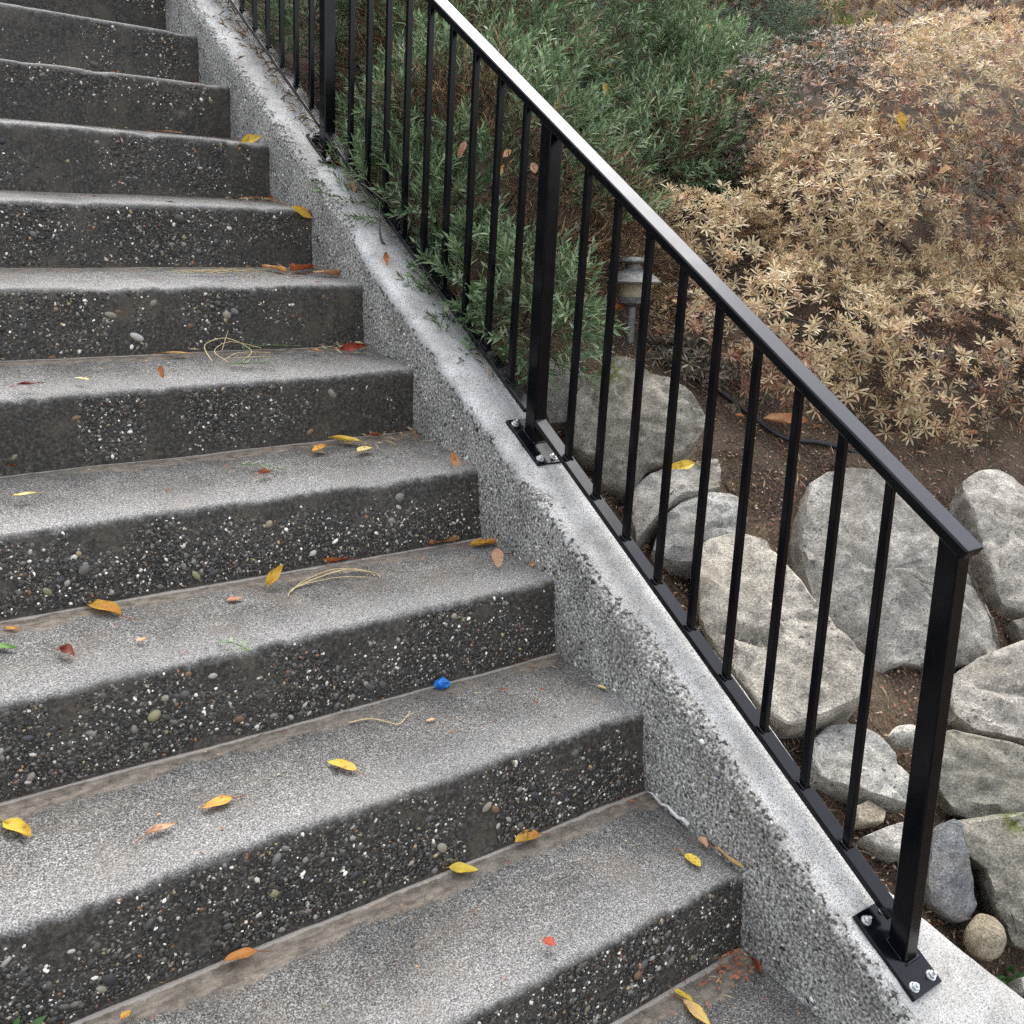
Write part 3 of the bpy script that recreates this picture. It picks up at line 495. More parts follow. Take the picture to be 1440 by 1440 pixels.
for k in range(-1, 12):
    (ny, nz_), (by, bz) = NOS[k], RBT[k]
    x0 = -1.14 + .05*max(0, k); L = -x0; n = int(L*.135*(80000 if k < 5 else 60000))
    x = rng.uniform(x0, 0, n); s = rng.uniform(0.02, 1, n); zn = nz_+NS.get(k, 0)*x-.011; zb = bz+RS.get(k, 0)*x
    z = zb+(zn-zb)*s; y = by+(ny-by)*s+riser_dy(x, z)
    keep = fbm(np.stack([x*9, z*12, 0*x+k], 1), 77, 3) > -.40
    keep &= (x < -.05) | (rng.uniform(size=n) < .55)
    x, y, z = x[keep], y[keep], z[keep]; n = len(x)
    size = np.clip(rng.lognormal(math.log(.0018), .42, n), .0009, .0060)
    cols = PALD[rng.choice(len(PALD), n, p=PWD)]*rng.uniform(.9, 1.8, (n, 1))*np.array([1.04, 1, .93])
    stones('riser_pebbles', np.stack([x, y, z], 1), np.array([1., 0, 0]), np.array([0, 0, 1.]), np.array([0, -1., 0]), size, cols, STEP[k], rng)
    for q in range(max(4, 20-2*max(0, k))):   # the largest pebbles, one by one
        px = rng.uniform(x0+.05, -.05); ps = rng.uniform(.12, .9); zz = bz+(nz_-.012-bz)*ps
        o = bpy.data.objects.new('pebble', PEBM[q % 4]); link(o, STEP[k]); r = rng.uniform(.0055, .0085)*(1 if rng.random() < .8 else 1.35)
        o.location = (px, by+(ny-by)*ps+float(riser_dy(np.array([px]), np.array([zz]))[0])+.001, zz+RS.get(k, 0)*px)
        o.scale = (r*rng.uniform(.9, 1.4), r*.6, r*rng.uniform(.6, .95)); o.rotation_euler = (0, rng.uniform(-.9, .9), rng.uniform(-.15, .15))
        cc = np.array([(.09, .085, .08), (.16, .155, .145), (.05, .05, .052), (.28, .25, .19), (.42, .40, .36), (.20, .12, .07), (.26, .235, .13), (.12, .11, .10), (.07, .068, .05)][rng.integers(9)])*rng.uniform(.8, 1.2)
        o.color = (*cc, 1)

# ---- curb wall
CB = (.67360, .11695)
def zc(y): return CB[1]+CB[0]*y
EOFF = np.array([(-1.5, 0), (-.266, .003), (-.131, .009), (-.025, .007), (.132, .026), (.263, .03), (.443, .003), (.548, .004), (.678, -.024), (.804, -.028), (.968, -.024), (1.056, -.03), (1.207, -.04), (1.313, .01), (1.493, .014), (1.655, .002), (1.842, .01), (2.043, .008), (2.176, .02), (4, .01)])
def xr(y): return .142+.006*np.sin(y*9)+np.where(y < -.15, np.minimum((-.15-y)*.50, .22), 0)
cy_ = np.concatenate([np.linspace(-1.3, -.5, 10)[:-1], np.arange(-.5, 2.6, .012), np.linspace(2.62, 3.9, 12)])
curb = empty('curb_wall', (.07, -.3, zc(-.3)), 'pale sloping concrete curb wall carrying the black railing', 'curb wall')
rows = [('f', -.5), ('f', -.30), ('f', -.2), ('f', -.15), ('f', -.10), ('f', -.06), ('f', -.03)] + [('a', a) for a in (10, 30, 50, 70, 90)] + [('t', s) for s in (.1, .25, .4, .55, .7, .85)] + [('c', a) for a in (0, 45, 90)] + [('d', -.10), ('d', -.6)]
n = len(cy_); V = np.zeros((n, len(rows), 3)); E = np.zeros((n, len(rows))); eo = np.interp(cy_, EOFF[:, 0], EOFF[:, 1]); R1, R2 = .020, .015
for j, (t, s) in enumerate(rows):
    z0 = zc(cy_)
    if t == 'f': x = 0*cy_; z = z0+s; e = s
    elif t == 'a': x = R1-R1*math.cos(rad(s))+0*cy_; z = z0-R1+R1*math.sin(rad(s)); e = -.016+.026*s/90
    elif t == 't': x = R1+(xr(cy_)-R2-R1)*s; z = z0+.003*math.sin(math.pi*s); e = .01+(xr(cy_)-.03)*s
    elif t == 'c': x = xr(cy_)-R2+R2*math.sin(rad(s)); z = z0-R2+R2*math.cos(rad(s)); e = .2
    else: x = xr(cy_)+.004; z = z0+s; e = .2
    V[:, j, 0] = x; V[:, j, 1] = cy_; V[:, j, 2] = z; E[:, j] = e-eo*.8
p = V.reshape(-1, 3); d = fbm(p*18, 61, 4)*.004+fbm(p*70, 62, 3)*.0018; sh = np.exp(-(E.ravel()/.02)**2)
p[:, 2] += d*(1+.8*sh)*np.clip((p[:, 0])*60, 0, 1); p[:, 0] += fbm(p*25, 63, 3)*.003*(p[:, 0] < .01)
obj('wall_body', mesh_np('wall_body', p, grid_faces(n, len(rows)), M['curb'], attrs=dict(edge=E.ravel()), smooth=True), curb)
def zstair(y):
    z = np.full_like(y, -9.0)
    for k in range(-4, 15):
        (ny, nz_), (cy2, cz2) = NOS[k], RBT[k+1]; m = (y >= ny) & (y < NOS[k+1][0] if k < 14 else True); z = np.where(m, nz_+(y-ny)/(cy2-ny)*(cz2-nz_), z)
    return z
n = 30000; y = rng.uniform(-.5, 2.6, n); e = rng.uniform(-.26, .03, n); off = np.interp(y, EOFF[:, 0], EOFF[:, 1]); z = zc(y)+np.minimum(e, 0)
lim = off+.018*fbm(np.stack([y*14, 0*y, 0*y], 1), 70, 4)*2
keep = (z > zstair(y)-.002) & (e < lim) & (e < 0)
y, z = y[keep], z[keep]; n = len(y); e = e[keep]
fx = np.where(e > -.02, .02-np.sqrt(np.clip(.0004-(e+.02)**2, 0, 1)), 0)
size = np.clip(rng.lognormal(math.log(.0019), .42, n), .0009, .006)
stones('face_pebbles', np.stack([fx+.0006+fbm(np.stack([0*y, y, z], 1)*25, 63, 3)*.003, y, z], 1), np.array([0, 1., 0]), np.array([0, 0, 1.]), np.array([-1., 0, 0]), size, PALD[rng.choice(len(PALD), n, p=PWL)]*rng.uniform(.7, 1.25, (n, 1)), curb, rng)
# thin mortar fillet remnants where the treads meet the curb
for k, y0, y1 in ((0, .12, .22),):
    pts = [(-.004, yy, float(zstair(np.array([yy]))[0])+.002+.003*math.sin(i*2.1)) for i, yy in enumerate(np.linspace(y0, y1, 9))]
    v, f = tube(pts, .0042, 5, .4); o = obj('mortar_fillet', mesh_np('mortar_fillet', v, f, M['mortar'], smooth=True), curb)

# ================================================================== railing
rail = empty('stair_railing', (.075, -.228, zc(-.228)), 'black painted steel stair railing with square balusters bolted to the curb', 'railing')
def xl(y): return .0605+.01143*(y+.243)
def ztop(y): return .7440+.6670*y
SB, CBs = math.sin(math.atan(.667)), math.cos(math.atan(.667))
def beam(name, y0, y1, zf, xa, xb, th, perp=True, bev=.002):
    s = (zf(y1)-zf(y0))/(y1-y0); L = math.hypot(1, s); dn = Vector((0, s/L, -1/L))*th if perp else Vector((0, 0, -th))
    c = []
    for low in (1, 0):
        for yy, xx in ((y0, xa), (y0, xb), (y1, xb), (y1, xa)):
            q = Vector((xl(yy)+xx, yy, zf(yy))); c.append(q+dn if low else q)
    return bm_obj(name, hexa(c, bev, 3), M['paint'], rail)
beam('top_rail', -.253, 3.05, ztop, -.003, .037, .0160, True, .0028)
ZB = [(-.2125, .657, lambda y: .033+.6851*(y+.193)), (.6875, 1.552, lambda y: .633+.6772*(y-.689)), (1.582, 2.455, lambda y: 1.235+.687*(y-1.58))]
for y0, y1, f in ZB: beam('bottom_rail', y0, y1, f, .001, .029, .0105, True, .0012)
SL = Vector((0, .8294, .5587)); UP = Vector((0, -.5587, .8294))
def post(y0, y1, lean, plate, extend=0):
    xa = xl(y0); zb0, zb1 = zc(y0)+.006, zc(y1)+.006; t0, t1 = ztop(y0+lean)-.0175, ztop(y1+lean)-.0175
    c = [(xa, y0, zb0), (xa+.030, y0, zb0), (xa+.030, y1, zb1), (xa, y1, zb1), (xa, y0+lean, t0), (xa+.030, y0+lean, t0), (xa+.030, y1+lean, t1), (xa, y1+lean, t1)]
    po = bm_obj('post', hexa([Vector(q) for q in c], .0022, 3), M['paint'], rail)
    ring = [Vector((xa-.0015, y0-.0015, zc(y0-.0015)+.009)), Vector((xa+.0315, y0-.0015, zc(y0-.0015)+.009)), Vector((xa+.0315, y1+.0015, zc(y1)+.009)), Vector((xa-.0015, y1+.0015, zc(y1)+.009)), Vector((xa-.0015, y0-.0015, zc(y0-.0015)+.009))]
    v, f = tube([a.lerp(b, t/5) + Vector((0, 0, .0006*math.sin(7*t+3*i))) for i, (a, b) in enumerate(zip(ring, ring[1:])) for t in range(5)], .0026, 6)
    obj('weld_bead', mesh_np('weld_bead', v, f, M['paint'], smooth=True), po)
    px0, px1, py0, py1 = plate; c = []
    for h in (.0, .0075):
        for yy, xx in ((py0, px0), (py0, px1), (py1, px1), (py1, px0)): c.append(Vector((xx, yy, zc(yy)+.001))+UP*h)
    pl = bm_obj('base_plate', hexa(c, .0009, 2), M['paint'], rail)
    for i, (fx, fy) in enumerate(((0, 0), (1, 0), (1, 1), (0, 1))):
        xx = px0+.0125 if fx == 0 else px1-.0125; yy = py0+.0115 if fy == 0 else py1-.0115
        bm = bmesh.new(); R0 = Matrix((Vector((1, 0, 0)), SL, UP)).transposed().to_4x4()
        bmesh.ops.create_cone(bm, cap_ends=True, segments=16, radius1=.0078, radius2=.0074, depth=.0014, matrix=Matrix.Translation((0, 0, .0007)))
        bmesh.ops.create_cone(bm, cap_ends=True, segments=6, radius1=.0062, radius2=.0058, depth=.0044, matrix=Matrix.Translation((0, 0, .0036))@Matrix.Rotation(i*.5+.2, 4, 'Z'))
        bmesh.ops.create_cone(bm, cap_ends=True, segments=10, radius1=.0032, radius2=.0026, depth=.004+.004*(i % 2), matrix=Matrix.Translation((0, 0, .0075)))
        bmesh.ops.transform(bm, matrix=Matrix.Translation(Vector((xx, yy, zc(yy)+.001))+UP*.0075)@R0, verts=bm.verts)
        bm_obj('bolt', bm, M['zinc'], pl)
post(-.243, -.213, .004, (.034, .101, -.275, -.168))
post(.657, .687, -.027, (.046, .105, .612, .718))
post(1.552, 1.582, -.030, (.060, .119, 1.506, 1.618))
post(2.452, 2.482, -.030, (.070, .129, 2.406, 2.518))
bal = [-.1205+.0858*i for i in range(9)] + [.757+.0858*i for i in range(9)] + [1.655+.0875*i for i in range(9)]
for yb in bal:
    f = [q[2] for q in ZB if q[0]-.02 < yb < q[1]+.02][0]; lean = -.002-.027*min(1.2, max(0, (yb+.13)/.68))
    xa = xl(yb)+.0092; w = .0116; c = []
    for top in (0, 1):
        for dx, dy in ((0, 0), (w, 0), (w, w), (0, w)):
            yy = yb-w/2+dy+(lean if top else 0); c.append(Vector((xa+dx, yy, (ztop(yy)-.0170) if top else f(yy)-.002)))
    b = bm_obj('baluster', hexa(c, .0011, 2), M['paint'], rail)
    for sx in (0, 1):
        v, ff = tube([Vector((xa+(-.0012 if sx == 0 else w+.0012), yb-w*.55+w*1.1*t/4, f(yb-w*.55+w*1.1*t/4)+.0008)) for t in range(5)], .0022, 6)
        obj('weld_bead', mesh_np('weld_bead', v, ff, M['paint'], smooth=True), b)

for root in (rail, curb):
    for ch in root.children: ch.matrix_parent_inverse = Matrix.Translation(-root.location)

# ================================================================== rocks
RCOL = dict(slab=(1.0, .98, .95), right=(1.18, 1.15, 1.1), gash=(1.22, 1.17, 1.08), wedge=(1.05, 1.03, 1), lowslab=(.98, .99, 1.0), moss=(.86, .82, .74), back=(.72, .70, .68), upR=(1.08, 1.05, 1.0), midR=(.92, .92, .85), bigR=(.74, .72, .64), dark=(.62, .66, .74), cobble=(1.25, 1.12, .88), spk=(1.2, 1.21, 1.2), white=(1.7, 1.7, 1.62), smallt=(1.25, 1.1, .9), tri=(1.25, 1.26, 1.24), strip=(.6, .58, .56), mosstop=(.55, .48, .33), tiny=(1, 1, 1))
ROUND = {'cobble', 'white'}
def rock(key, p0, nn, H, outline, label, seed):
    nrm = Vector(nn).normalized(); u = Vector((0, 0, 1)).cross(nrm).normalized(); v = nrm.cross(u)
    O = np.array(outline); O = O.mean(0)+(O-O.mean(0))*1.05; NR = 84
    if (O[:, 0]*np.roll(O[:, 1], -1)-O[:, 1]*np.roll(O[:, 0], -1)).sum() < 0: O = O[::-1]
    c0 = O.mean(0); Q = np.vstack([O, O[:1]]); sl = np.r_[0, np.cumsum(np.hypot(*np.diff(Q, axis=0).T))]
    t = np.linspace(0, sl[-1], NR, endpoint=False); ring = np.stack([np.interp(t, sl, Q[:, 0]), np.interp(t, sl, Q[:, 1])], 1)
    if key in ROUND: ring = (np.roll(ring, 2, 0)+np.roll(ring, -2, 0)+np.roll(ring, 1, 0)+np.roll(ring, -1, 0)+ring)/5
    size = float(np.ptp(O, axis=0).mean()); r = np.random.default_rng(seed)
    if key in ROUND: prof = [(.5, -.6), (.85, -.4), (1, -.05)]+[(math.cos(a), .62*math.sin(a)) for a in np.linspace(.15, 1.5, 12)]
    else: prof = [(.70, -1.1), (.92, -.75), (1.0, -.38), (1.0, -.12), (1.0, .12), (.998, .30), (.988, .40), (.965, .46), (.92, .485), (.85, .49), (.76, .495), (.66, .50), (.56, .505), (.46, .51), (.36, .515), (.26, .52), (.13, .52)]
    cuts = []
    for _ in range(6):
        th = r.uniform(0, 2*math.pi); dd = np.array([math.cos(th), math.sin(th)]); ext = ((ring-c0)@dd).max(); cuts.append((dd, ext*r.uniform(.45, .85), r.uniform(.25, .9)))
    tl = r.normal(size=2)*.16
    V = []; rows = len(prof)
    for s, h in prof:
        q = c0+(ring-c0)*s; hh = np.full(NR, h*H)
        if key not in ROUND and h > 0:
            hh = hh + ((q-c0)@tl)*min(1, h*2.2)
            for dd, d0, kk in cuts: hh = np.minimum(hh, .52*H-kk*np.maximum(0, (q-c0)@dd-d0))
            hh = np.maximum(hh, -.3*H)
        V.append(np.c_[q, hh])
    V = np.vstack(V+[np.array([[*c0, V[-1][:, 2].mean()]])])
    P = np.array(p0)+V[:, :1]*np.array(u)+V[:, 1:2]*np.array(v)+V[:, 2:]*np.array(nrm)
    if key not in ROUND:
        f1 = fbm(P*11+seed, 80, 4); lay = np.abs(np.sin((P@np.array([.3, -.2, 1.0]))*85+3*fbm(P*6+seed, 81, 2)))
        rg = 1-np.abs(fbm(P*np.array([9, 9, 22])+seed, 83, 3))*2.2
        dsp = f1*.010*min(1, size/.25)+fbm(P*40+seed, 82, 4)*.008*min(1, size/.2)+(lay-.5)*.003-.007*np.clip(rg-.72, 0, 1)/.28*min(1, size/.2)
        if key == 'gash':
            a, b = V[:, 0]-c0[0], V[:, 1]-c0[1]; L = np.exp(-((b+.045+.25*a)/.010)**2)*np.exp(-((a+.045)/.055)**4); dsp = dsp-.030*L
        if key == 'moss':
            a, b = V[:, 0]-c0[0], V[:, 1]-c0[1]; dsp = dsp-.018*np.exp(-((a+.055+.12*b)/.012)**2)
        P = P+dsp[:, None]*np.array(nrm)+.5*dsp[:, None]*np.array(u)
    F = [tuple(f) for f in grid_faces(rows, NR, wrap=True)]; b0 = (rows-1)*NR
    F += [(b0+i, b0+(i+1) % NR, len(P)-1) for i in range(NR)]
    mossv = np.zeros(len(P))
    spots = {'moss': [(-.045, .11, .028)], 'bigR': [(.02, .075, .02), (.07, .0, .022), (.07, -.05, .02)], 'mosstop': [(.0, .05, .06)], 'right': [], 'strip': [(.02, 0, .03)]}.get(key, [])
    for a, b, w in spots: mossv += np.exp(-(((V[:, 0]-c0[0]-a)**2+(V[:, 1]-c0[1]-b)**2)/w**2))*1.3
    if key == 'mosstop': mossv += .5
    loc = Vector(p0)
    me = mesh_np('rock', P-np.array(p0), F, M['rock'], attrs=dict(moss=np.clip(mossv, 0, 1)), smooth=True)
    if hasattr(me, 'set_sharp_from_angle'): me.set_sharp_from_angle(angle=rad(26))
    nm = 'cobble' if key in ROUND else ('stone' if key in ('smallt', 'tri', 'tiny', 'strip', 'dark') else 'garden_rock')
    o = obj(nm, me, None, loc); o.color = (*RCOL[key], 1)
    return tag(o, label, nm.replace('garden_', ''), 'rocks of the garden edging')
for i, (key, p0, nn, H, out, label) in enumerate(ROCKS): rock(key, p0, nn, H, out, label, 11+i*7)
# ================================================================== shrubs
def basis(dirs, rng):
    z = dirs/np.linalg.norm(dirs, axis=1)[:, None]; a = rng.normal(size=z.shape); x = np.cross(a, z); x /= np.linalg.norm(x, axis=1)[:, None]
    return x, np.cross(z, x), z
def leafshape(base, d, up, L, W, six):
    d = d/np.linalg.norm(d); s = np.cross(d, up); s /= np.linalg.norm(s)+1e-9; nn = np.cross(s, d)
    if six:
        return [base, base+d*L*.38+s*W*.46+nn*L*.03, base+d*L*.38-s*W*.46+nn*L*.03, base+d*L*.78+s*W*.40+nn*L*.02, base+d*L*.78-s*W*.40+nn*L*.02, base+d*L-nn*L*.02], [(0, 2, 1, 1), (1, 2, 4, 3), (3, 4, 5, 5)]
    return [base, base+d*L*.5+s*W*.5+nn*L*.05, base+d*L-nn*L*.04, base+d*L*.5-s*W*.5+nn*L*.05], [(0, 1, 2, 3)]
def template(kind, r, pal):
    V, F, C = [], [], []
    def add(v, f, c):
        o = len(V); V.extend(v); F.extend([tuple(i+o for i in x) for x in f]); C.extend([c]*len(v))
    pick = lambda: np.array(pal[r.integers(len(pal))])*r.uniform(.75, 1.25)
    if kind == 'rosette':
        for ring, (n, e0, e1, L0, L1) in enumerate(((7, 5, 32, .019, .027), (4, 35, 70, .011, .019))):
            for i in range(n):
                a = (i+r.uniform(-.3, .3))*2*math.pi/n; e = rad(r.uniform(e0, e1)); d = np.array([math.cos(a)*math.cos(e), math.sin(a)*math.cos(e), math.sin(e)])
                v, f = leafshape(d*.002, d, np.array([0, 0, 1.]), r.uniform(L0, L1), r.uniform(.0036, .0058), True); add(v, f, pick())
    else:
        n, SLn, L0, L1, W0 = dict(sprig=(16, .075, .026, .037, .0056), fine=(20, .055, .017, .024, .0046), small=(12, .05, .014, .020, .010), dry=(12, .10, .03, .055, .0022))[kind]
        for i in range(n):
            t = (i+.5)/n; a = i*2.4+r.uniform(-.4, .4); e = rad(r.uniform(20, 60) + 25*t); d = np.array([math.cos(a)*math.cos(e), math.sin(a)*math.cos(e), math.sin(e)])
            b = np.array([.006*math.sin(3*t+n), .006*math.cos(2*t), SLn*t]); v, f = leafshape(b, d, np.array([0, 0, 1.]), r.uniform(L0, L1)*(1.1-.35*t), W0*r.uniform(.8, 1.2), False); add(v, f, pick())
        a, b = np.array([0, 0, -.06]), np.array([.002, 0, SLn]); w = np.array([.0012, 0, 0]); add([a-w, a+w, b+w*.5, b-w*.5], [(0, 1, 2, 3)], np.array((.16, .12, .07)))
    V = np.array(V); C = np.array(C)
    F4 = [f for f in F]
    return V, F4, C
def tri(F):
    out = []
    for a, b, c, d in F:
        out.append((a, b, c))
        if d != c: out.append((a, c, d))
    return np.array(out)
def shrub(name, label, cat, lobes, kinds, pals, dens, nparts, partname, seed, shell=(.62, 1.04), tilt=.45, scale=(.8, 1.2), cull=-.25, twigs=40):
    r = np.random.default_rng(seed)
    cx, cy, *_ = lobes[0]; root = empty(name, (cx, cy, float(gz(cx, cy))), label, cat)
    inv = root.location.copy()
    pos, dirs, rho = [], [], []
    LB = [(np.array([x, y, float(gz(x, y))+dz]), np.array([a, b, c])) for x, y, dz, a, b, c in lobes]
    for li, (c, rr) in enumerate(LB):
        area = 2*math.pi*((rr[0]*rr[1])**1.6/3+(rr[0]*rr[2])**1.6/3+(rr[1]*rr[2])**1.6/3)**(1/1.6)*1.3; n = int(area*dens)
        d = r.normal(size=(n, 3)); d /= np.linalg.norm(d, axis=1)[:, None]; d = d[d[:, 2] > -.35]; n = len(d)
        q = shell[0]+(shell[1]-shell[0])*r.uniform(size=n)**.6
        lump = 1+.16*fbm(d*2.3+li*7, seed+li, 3)
        p = c+d*rr*(q*lump)[:, None]; nn = d/rr; nn /= np.linalg.norm(nn, axis=1)[:, None]
        ok = p[:, 2] > gz(p[:, 0], p[:, 1])+.005
        ok &= p[:, 0] > .095+.04*r.uniform(size=n)-.06*(r.uniform(size=n) < .3)
        for lj, (c2, r2) in enumerate(LB):
            if lj != li: ok &= (((p-c2)/r2)**2).sum(1) > .62
        view = np.array(CAM)-p; view /= np.linalg.norm(view, axis=1)[:, None]; ok &= (nn*view).sum(1) > cull
        gap = fbm(p*9, seed+50, 3); ok &= gap > (-.20 if name == 'azalea_shrub' else -.36)
        pos.append(p[ok]); dirs.append(nn[ok]); rho.append(q[ok])
    pos = np.vstack(pos); dirs = np.vstack(dirs); rho = np.concatenate(rho); n = len(pos)
    g = dirs+r.normal(size=dirs.shape)*tilt+np.array([0, -.05, .35]); x, y, z = basis(g, r); sc = r.uniform(*scale, n)
    zone = fbm(pos*3.2, seed+90, 3)+r.normal(size=n)*.10
    tm = [[template(k, np.random.default_rng(seed*10+i+100*j), pals[j]) for i in range(5)] for j, k in enumerate(kinds)]
    kid = np.digitize(zone, [p for p in THR[name]]) if name in THR else np.zeros(n, int)
    if name == 'green_shrub':   # dead brown skirt low at the camera side
        low = pos[:, 2]-gz(pos[:, 0], pos[:, 1]); kid = np.where((low+.10*zone < .20) & (pos[:, 0] > .40) & (pos[:, 1] < 1.35), 1, kid)
    var = r.integers(0, 5, n)
    vd = np.linalg.norm(pos-np.array(CAM), axis=1); rel = pos-np.array(CAM); dep = rel@np.array(fwd); u = (rel@np.array(rgt))/dep*.98; w = (rel@np.array(upv))/dep*.98
    score = np.where((np.abs(u) < .49) & (np.abs(w) < .49) & (rho > .9), 1/vd, 0)*r.uniform(.55, 1, n); top = set(np.argsort(-score)[:nparts].tolist()) if nparts else set()
    meshes = {}
    Vs, Fs, Cs, base = [], [], [], 0
    for j in range(len(kinds)):
        for i in range(5):
            tv, tf, tc = tm[j][i]; T = tri(tf)
            idx = np.array([a for a in np.nonzero((kid == j) & (var == i))[0] if a not in top], int)
            if len(idx):
                P = pos[idx, None]+sc[idx, None, None]*(tv[None, :, :1]*x[idx, None]+tv[None, :, 1:2]*y[idx, None]+tv[None, :, 2:]*z[idx, None])
                Vs.append(P.reshape(-1, 3)); Fs.append((T[None]+(np.arange(len(idx))*len(tv))[:, None, None]).reshape(-1, 3)+base); base += len(idx)*len(tv)
                Cs.append((tc[None]*r.uniform(.7, 1.25, (len(idx), 1, 1))).reshape(-1, 3))
            meshes[(j, i)] = mesh_np(partname, tv, T, M['leaf'], col=tc)
    fo = obj('foliage', mesh_np('foliage', np.vstack(Vs)-np.array(inv), np.vstack(Fs), M['leaf'], col=np.vstack(Cs)), root); tag(fo, kind='stuff')
    for a in sorted(top):
        o = bpy.data.objects.new(partname, meshes[(int(kid[a]), int(var[a]))]); link(o, root)
        m = Matrix(((*(x[a]*sc[a]),), (*(y[a]*sc[a]),), (*(z[a]*sc[a]),))).transposed().to_4x4(); m.translation = Vector(pos[a])-inv; o.matrix_basis = m
    # woody branches fanning from the base into the crown
    for q in range(twigs):
        c, rr = LB[r.integers(len(LB))]; d = r.normal(size=3); d[2] = abs(d[2])*.7; d[:2] -= .35*np.array([.6, .8]); d /= np.linalg.norm(d)
        b0 = Vector((c[0]+r.normal()*.06, c[1]+r.normal()*.06, float(gz(c[0], c[1])))); e = Vector(c+d*rr*r.uniform(.8, .98))
        mid = b0.lerp(e, .55)+Vector(r.normal(size=3))*.05
        v, f = tube([p-inv for p in smooth_path([b0, mid, e], 5)], .0045, 5, .3)
        obj('branch', mesh_np('branch', v, f, M['branch'], smooth=True), root)
    return root
GREEN = [(.07, .125, .05), (.11, .185, .08), (.15, .235, .11), (.22, .30, .16), (.33, .40, .24), (.10, .16, .075)]
GREY = [(.13, .19, .12), (.18, .25, .17), (.24, .31, .22), (.30, .37, .28), (.10, .16, .10)]
BROWN = [(.15, .075, .045), (.22, .13, .075), (.10, .055, .035), (.30, .21, .12), (.08, .05, .035)]
STRAW = [(.34, .26, .12), (.26, .19, .09), (.42, .34, .18), (.12, .15, .06), (.20, .13, .07)]
AZ1 = [(.52, .41, .21), (.60, .50, .30), (.46, .32, .17), (.64, .55, .36), (.40, .25, .15), (.52, .37, .24)]
AZ2 = [(.34, .17, .10), (.42, .24, .14), (.22, .10, .07), (.46, .33, .20), (.28, .15, .10)]
AZ3 = [(.10, .10, .07), (.14, .12, .085), (.19, .16, .12), (.08, .07, .055), (.26, .20, .15)]
COV = [(.12, .15, .04), (.20, .21, .06), (.16, .10, .05), (.30, .24, .11), (.07, .09, .03)]
THR = {'green_shrub': [.28], 'upper_green_shrub': [.30], 'grey_green_shrub': [.32], 'straggly_shrub': [.02], 'azalea_shrub': [.06, .20], 'ground_cover': [.3]}
shrub('green_shrub', 'dark green needle-leaved shrub pressing through the balusters with a dead brown skirt', 'shrub', LOBES['greenA'], ('sprig', 'dry'), (GREEN, BROWN), 1900, 300, 'sprig', 3)
shrub('upper_green_shrub', 'green needle-leaved shrub mound above the middle of the top rail', 'shrub', LOBES['greenB'], ('sprig', 'dry'), (GREEN[1:], BROWN), 1900, 200, 'sprig', 4)
shrub('grey_green_shrub', 'rounded grey-green fine-leaved shrub between green shrub and dry azalea', 'shrub', LOBES['greyC'], ('fine', 'dry'), (GREY, BROWN), 2600, 150, 'sprig', 5)
shrub('straggly_shrub', 'straggly half-dry shrub behind the uppermost balusters at top left', 'shrub', LOBES['greenD'], ('sprig', 'dry'), (GREEN[1:], STRAW), 1500, 150, 'sprig', 6)
shrub('azalea_shrub', 'wide azalea mound of dry straw-coloured leaf rosettes on the right', 'shrub', LOBES['azalea'], ('rosette', 'rosette', 'rosette'), (AZ1, AZ2, AZ3), 3300, 300, 'leaf_rosette', 7, shell=(.74, 1.06), tilt=.5, scale=(.75, 1.2), cull=-.3, twigs=90)
shrub('ground_cover', 'low yellowish small-leaved ground cover at the top edge behind the ivy', 'ground cover', LOBES['cover'], ('small', 'small'), (COV, COV), 1200, 0, 'sprig', 8, twigs=0)

# ================================================================== garden lamp
lx, ly = .585, .94; lz = float(gz(lx, ly))+.022; lamp = empty('garden_light', (lx, ly, lz), 'weathered two-tier pagoda path light standing between shrub and azalea', 'garden light')
def lathe(name, prof, mt, seg=28):
    V = []; F = []
    for r_, z_ in prof:
        for i in range(seg): V.append((r_*math.cos(i*2*math.pi/seg), r_*math.sin(i*2*math.pi/seg), z_))
    F = [tuple(f) for f in grid_faces(len(prof), seg, wrap=True)] + [tuple(range(seg-1, -1, -1)), tuple(range((len(prof)-1)*seg, len(prof)*seg))]
    me = mesh_np(name, V, F, mt, smooth=True); me.set_sharp_from_angle(angle=rad(40)); return obj(name, me, lamp)
lathe('stake', [(.010, -.10), (.010, .085)], M['lamp'])
lathe('lens', [(.034, .08), (.036, .085), (.034, .122)], M['lens'])
lathe('base_cup', [(.012, .060), (.036, .070), (.040, .084), (.036, .0845)], M['lamp'])
lathe('lower_cap', [(.034, .121), (.066, .117), (.068, .121), (.058, .130), (.040, .142), (.022, .150)], M['lamp'])
lathe('neck', [(.019, .147), (.018, .166)], M['lamp'])
lathe('top_cap', [(.018, .164), (.034, .165), (.036, .168), (.034, .172), (.020, .177), (.004, .178)], M['lamp'])

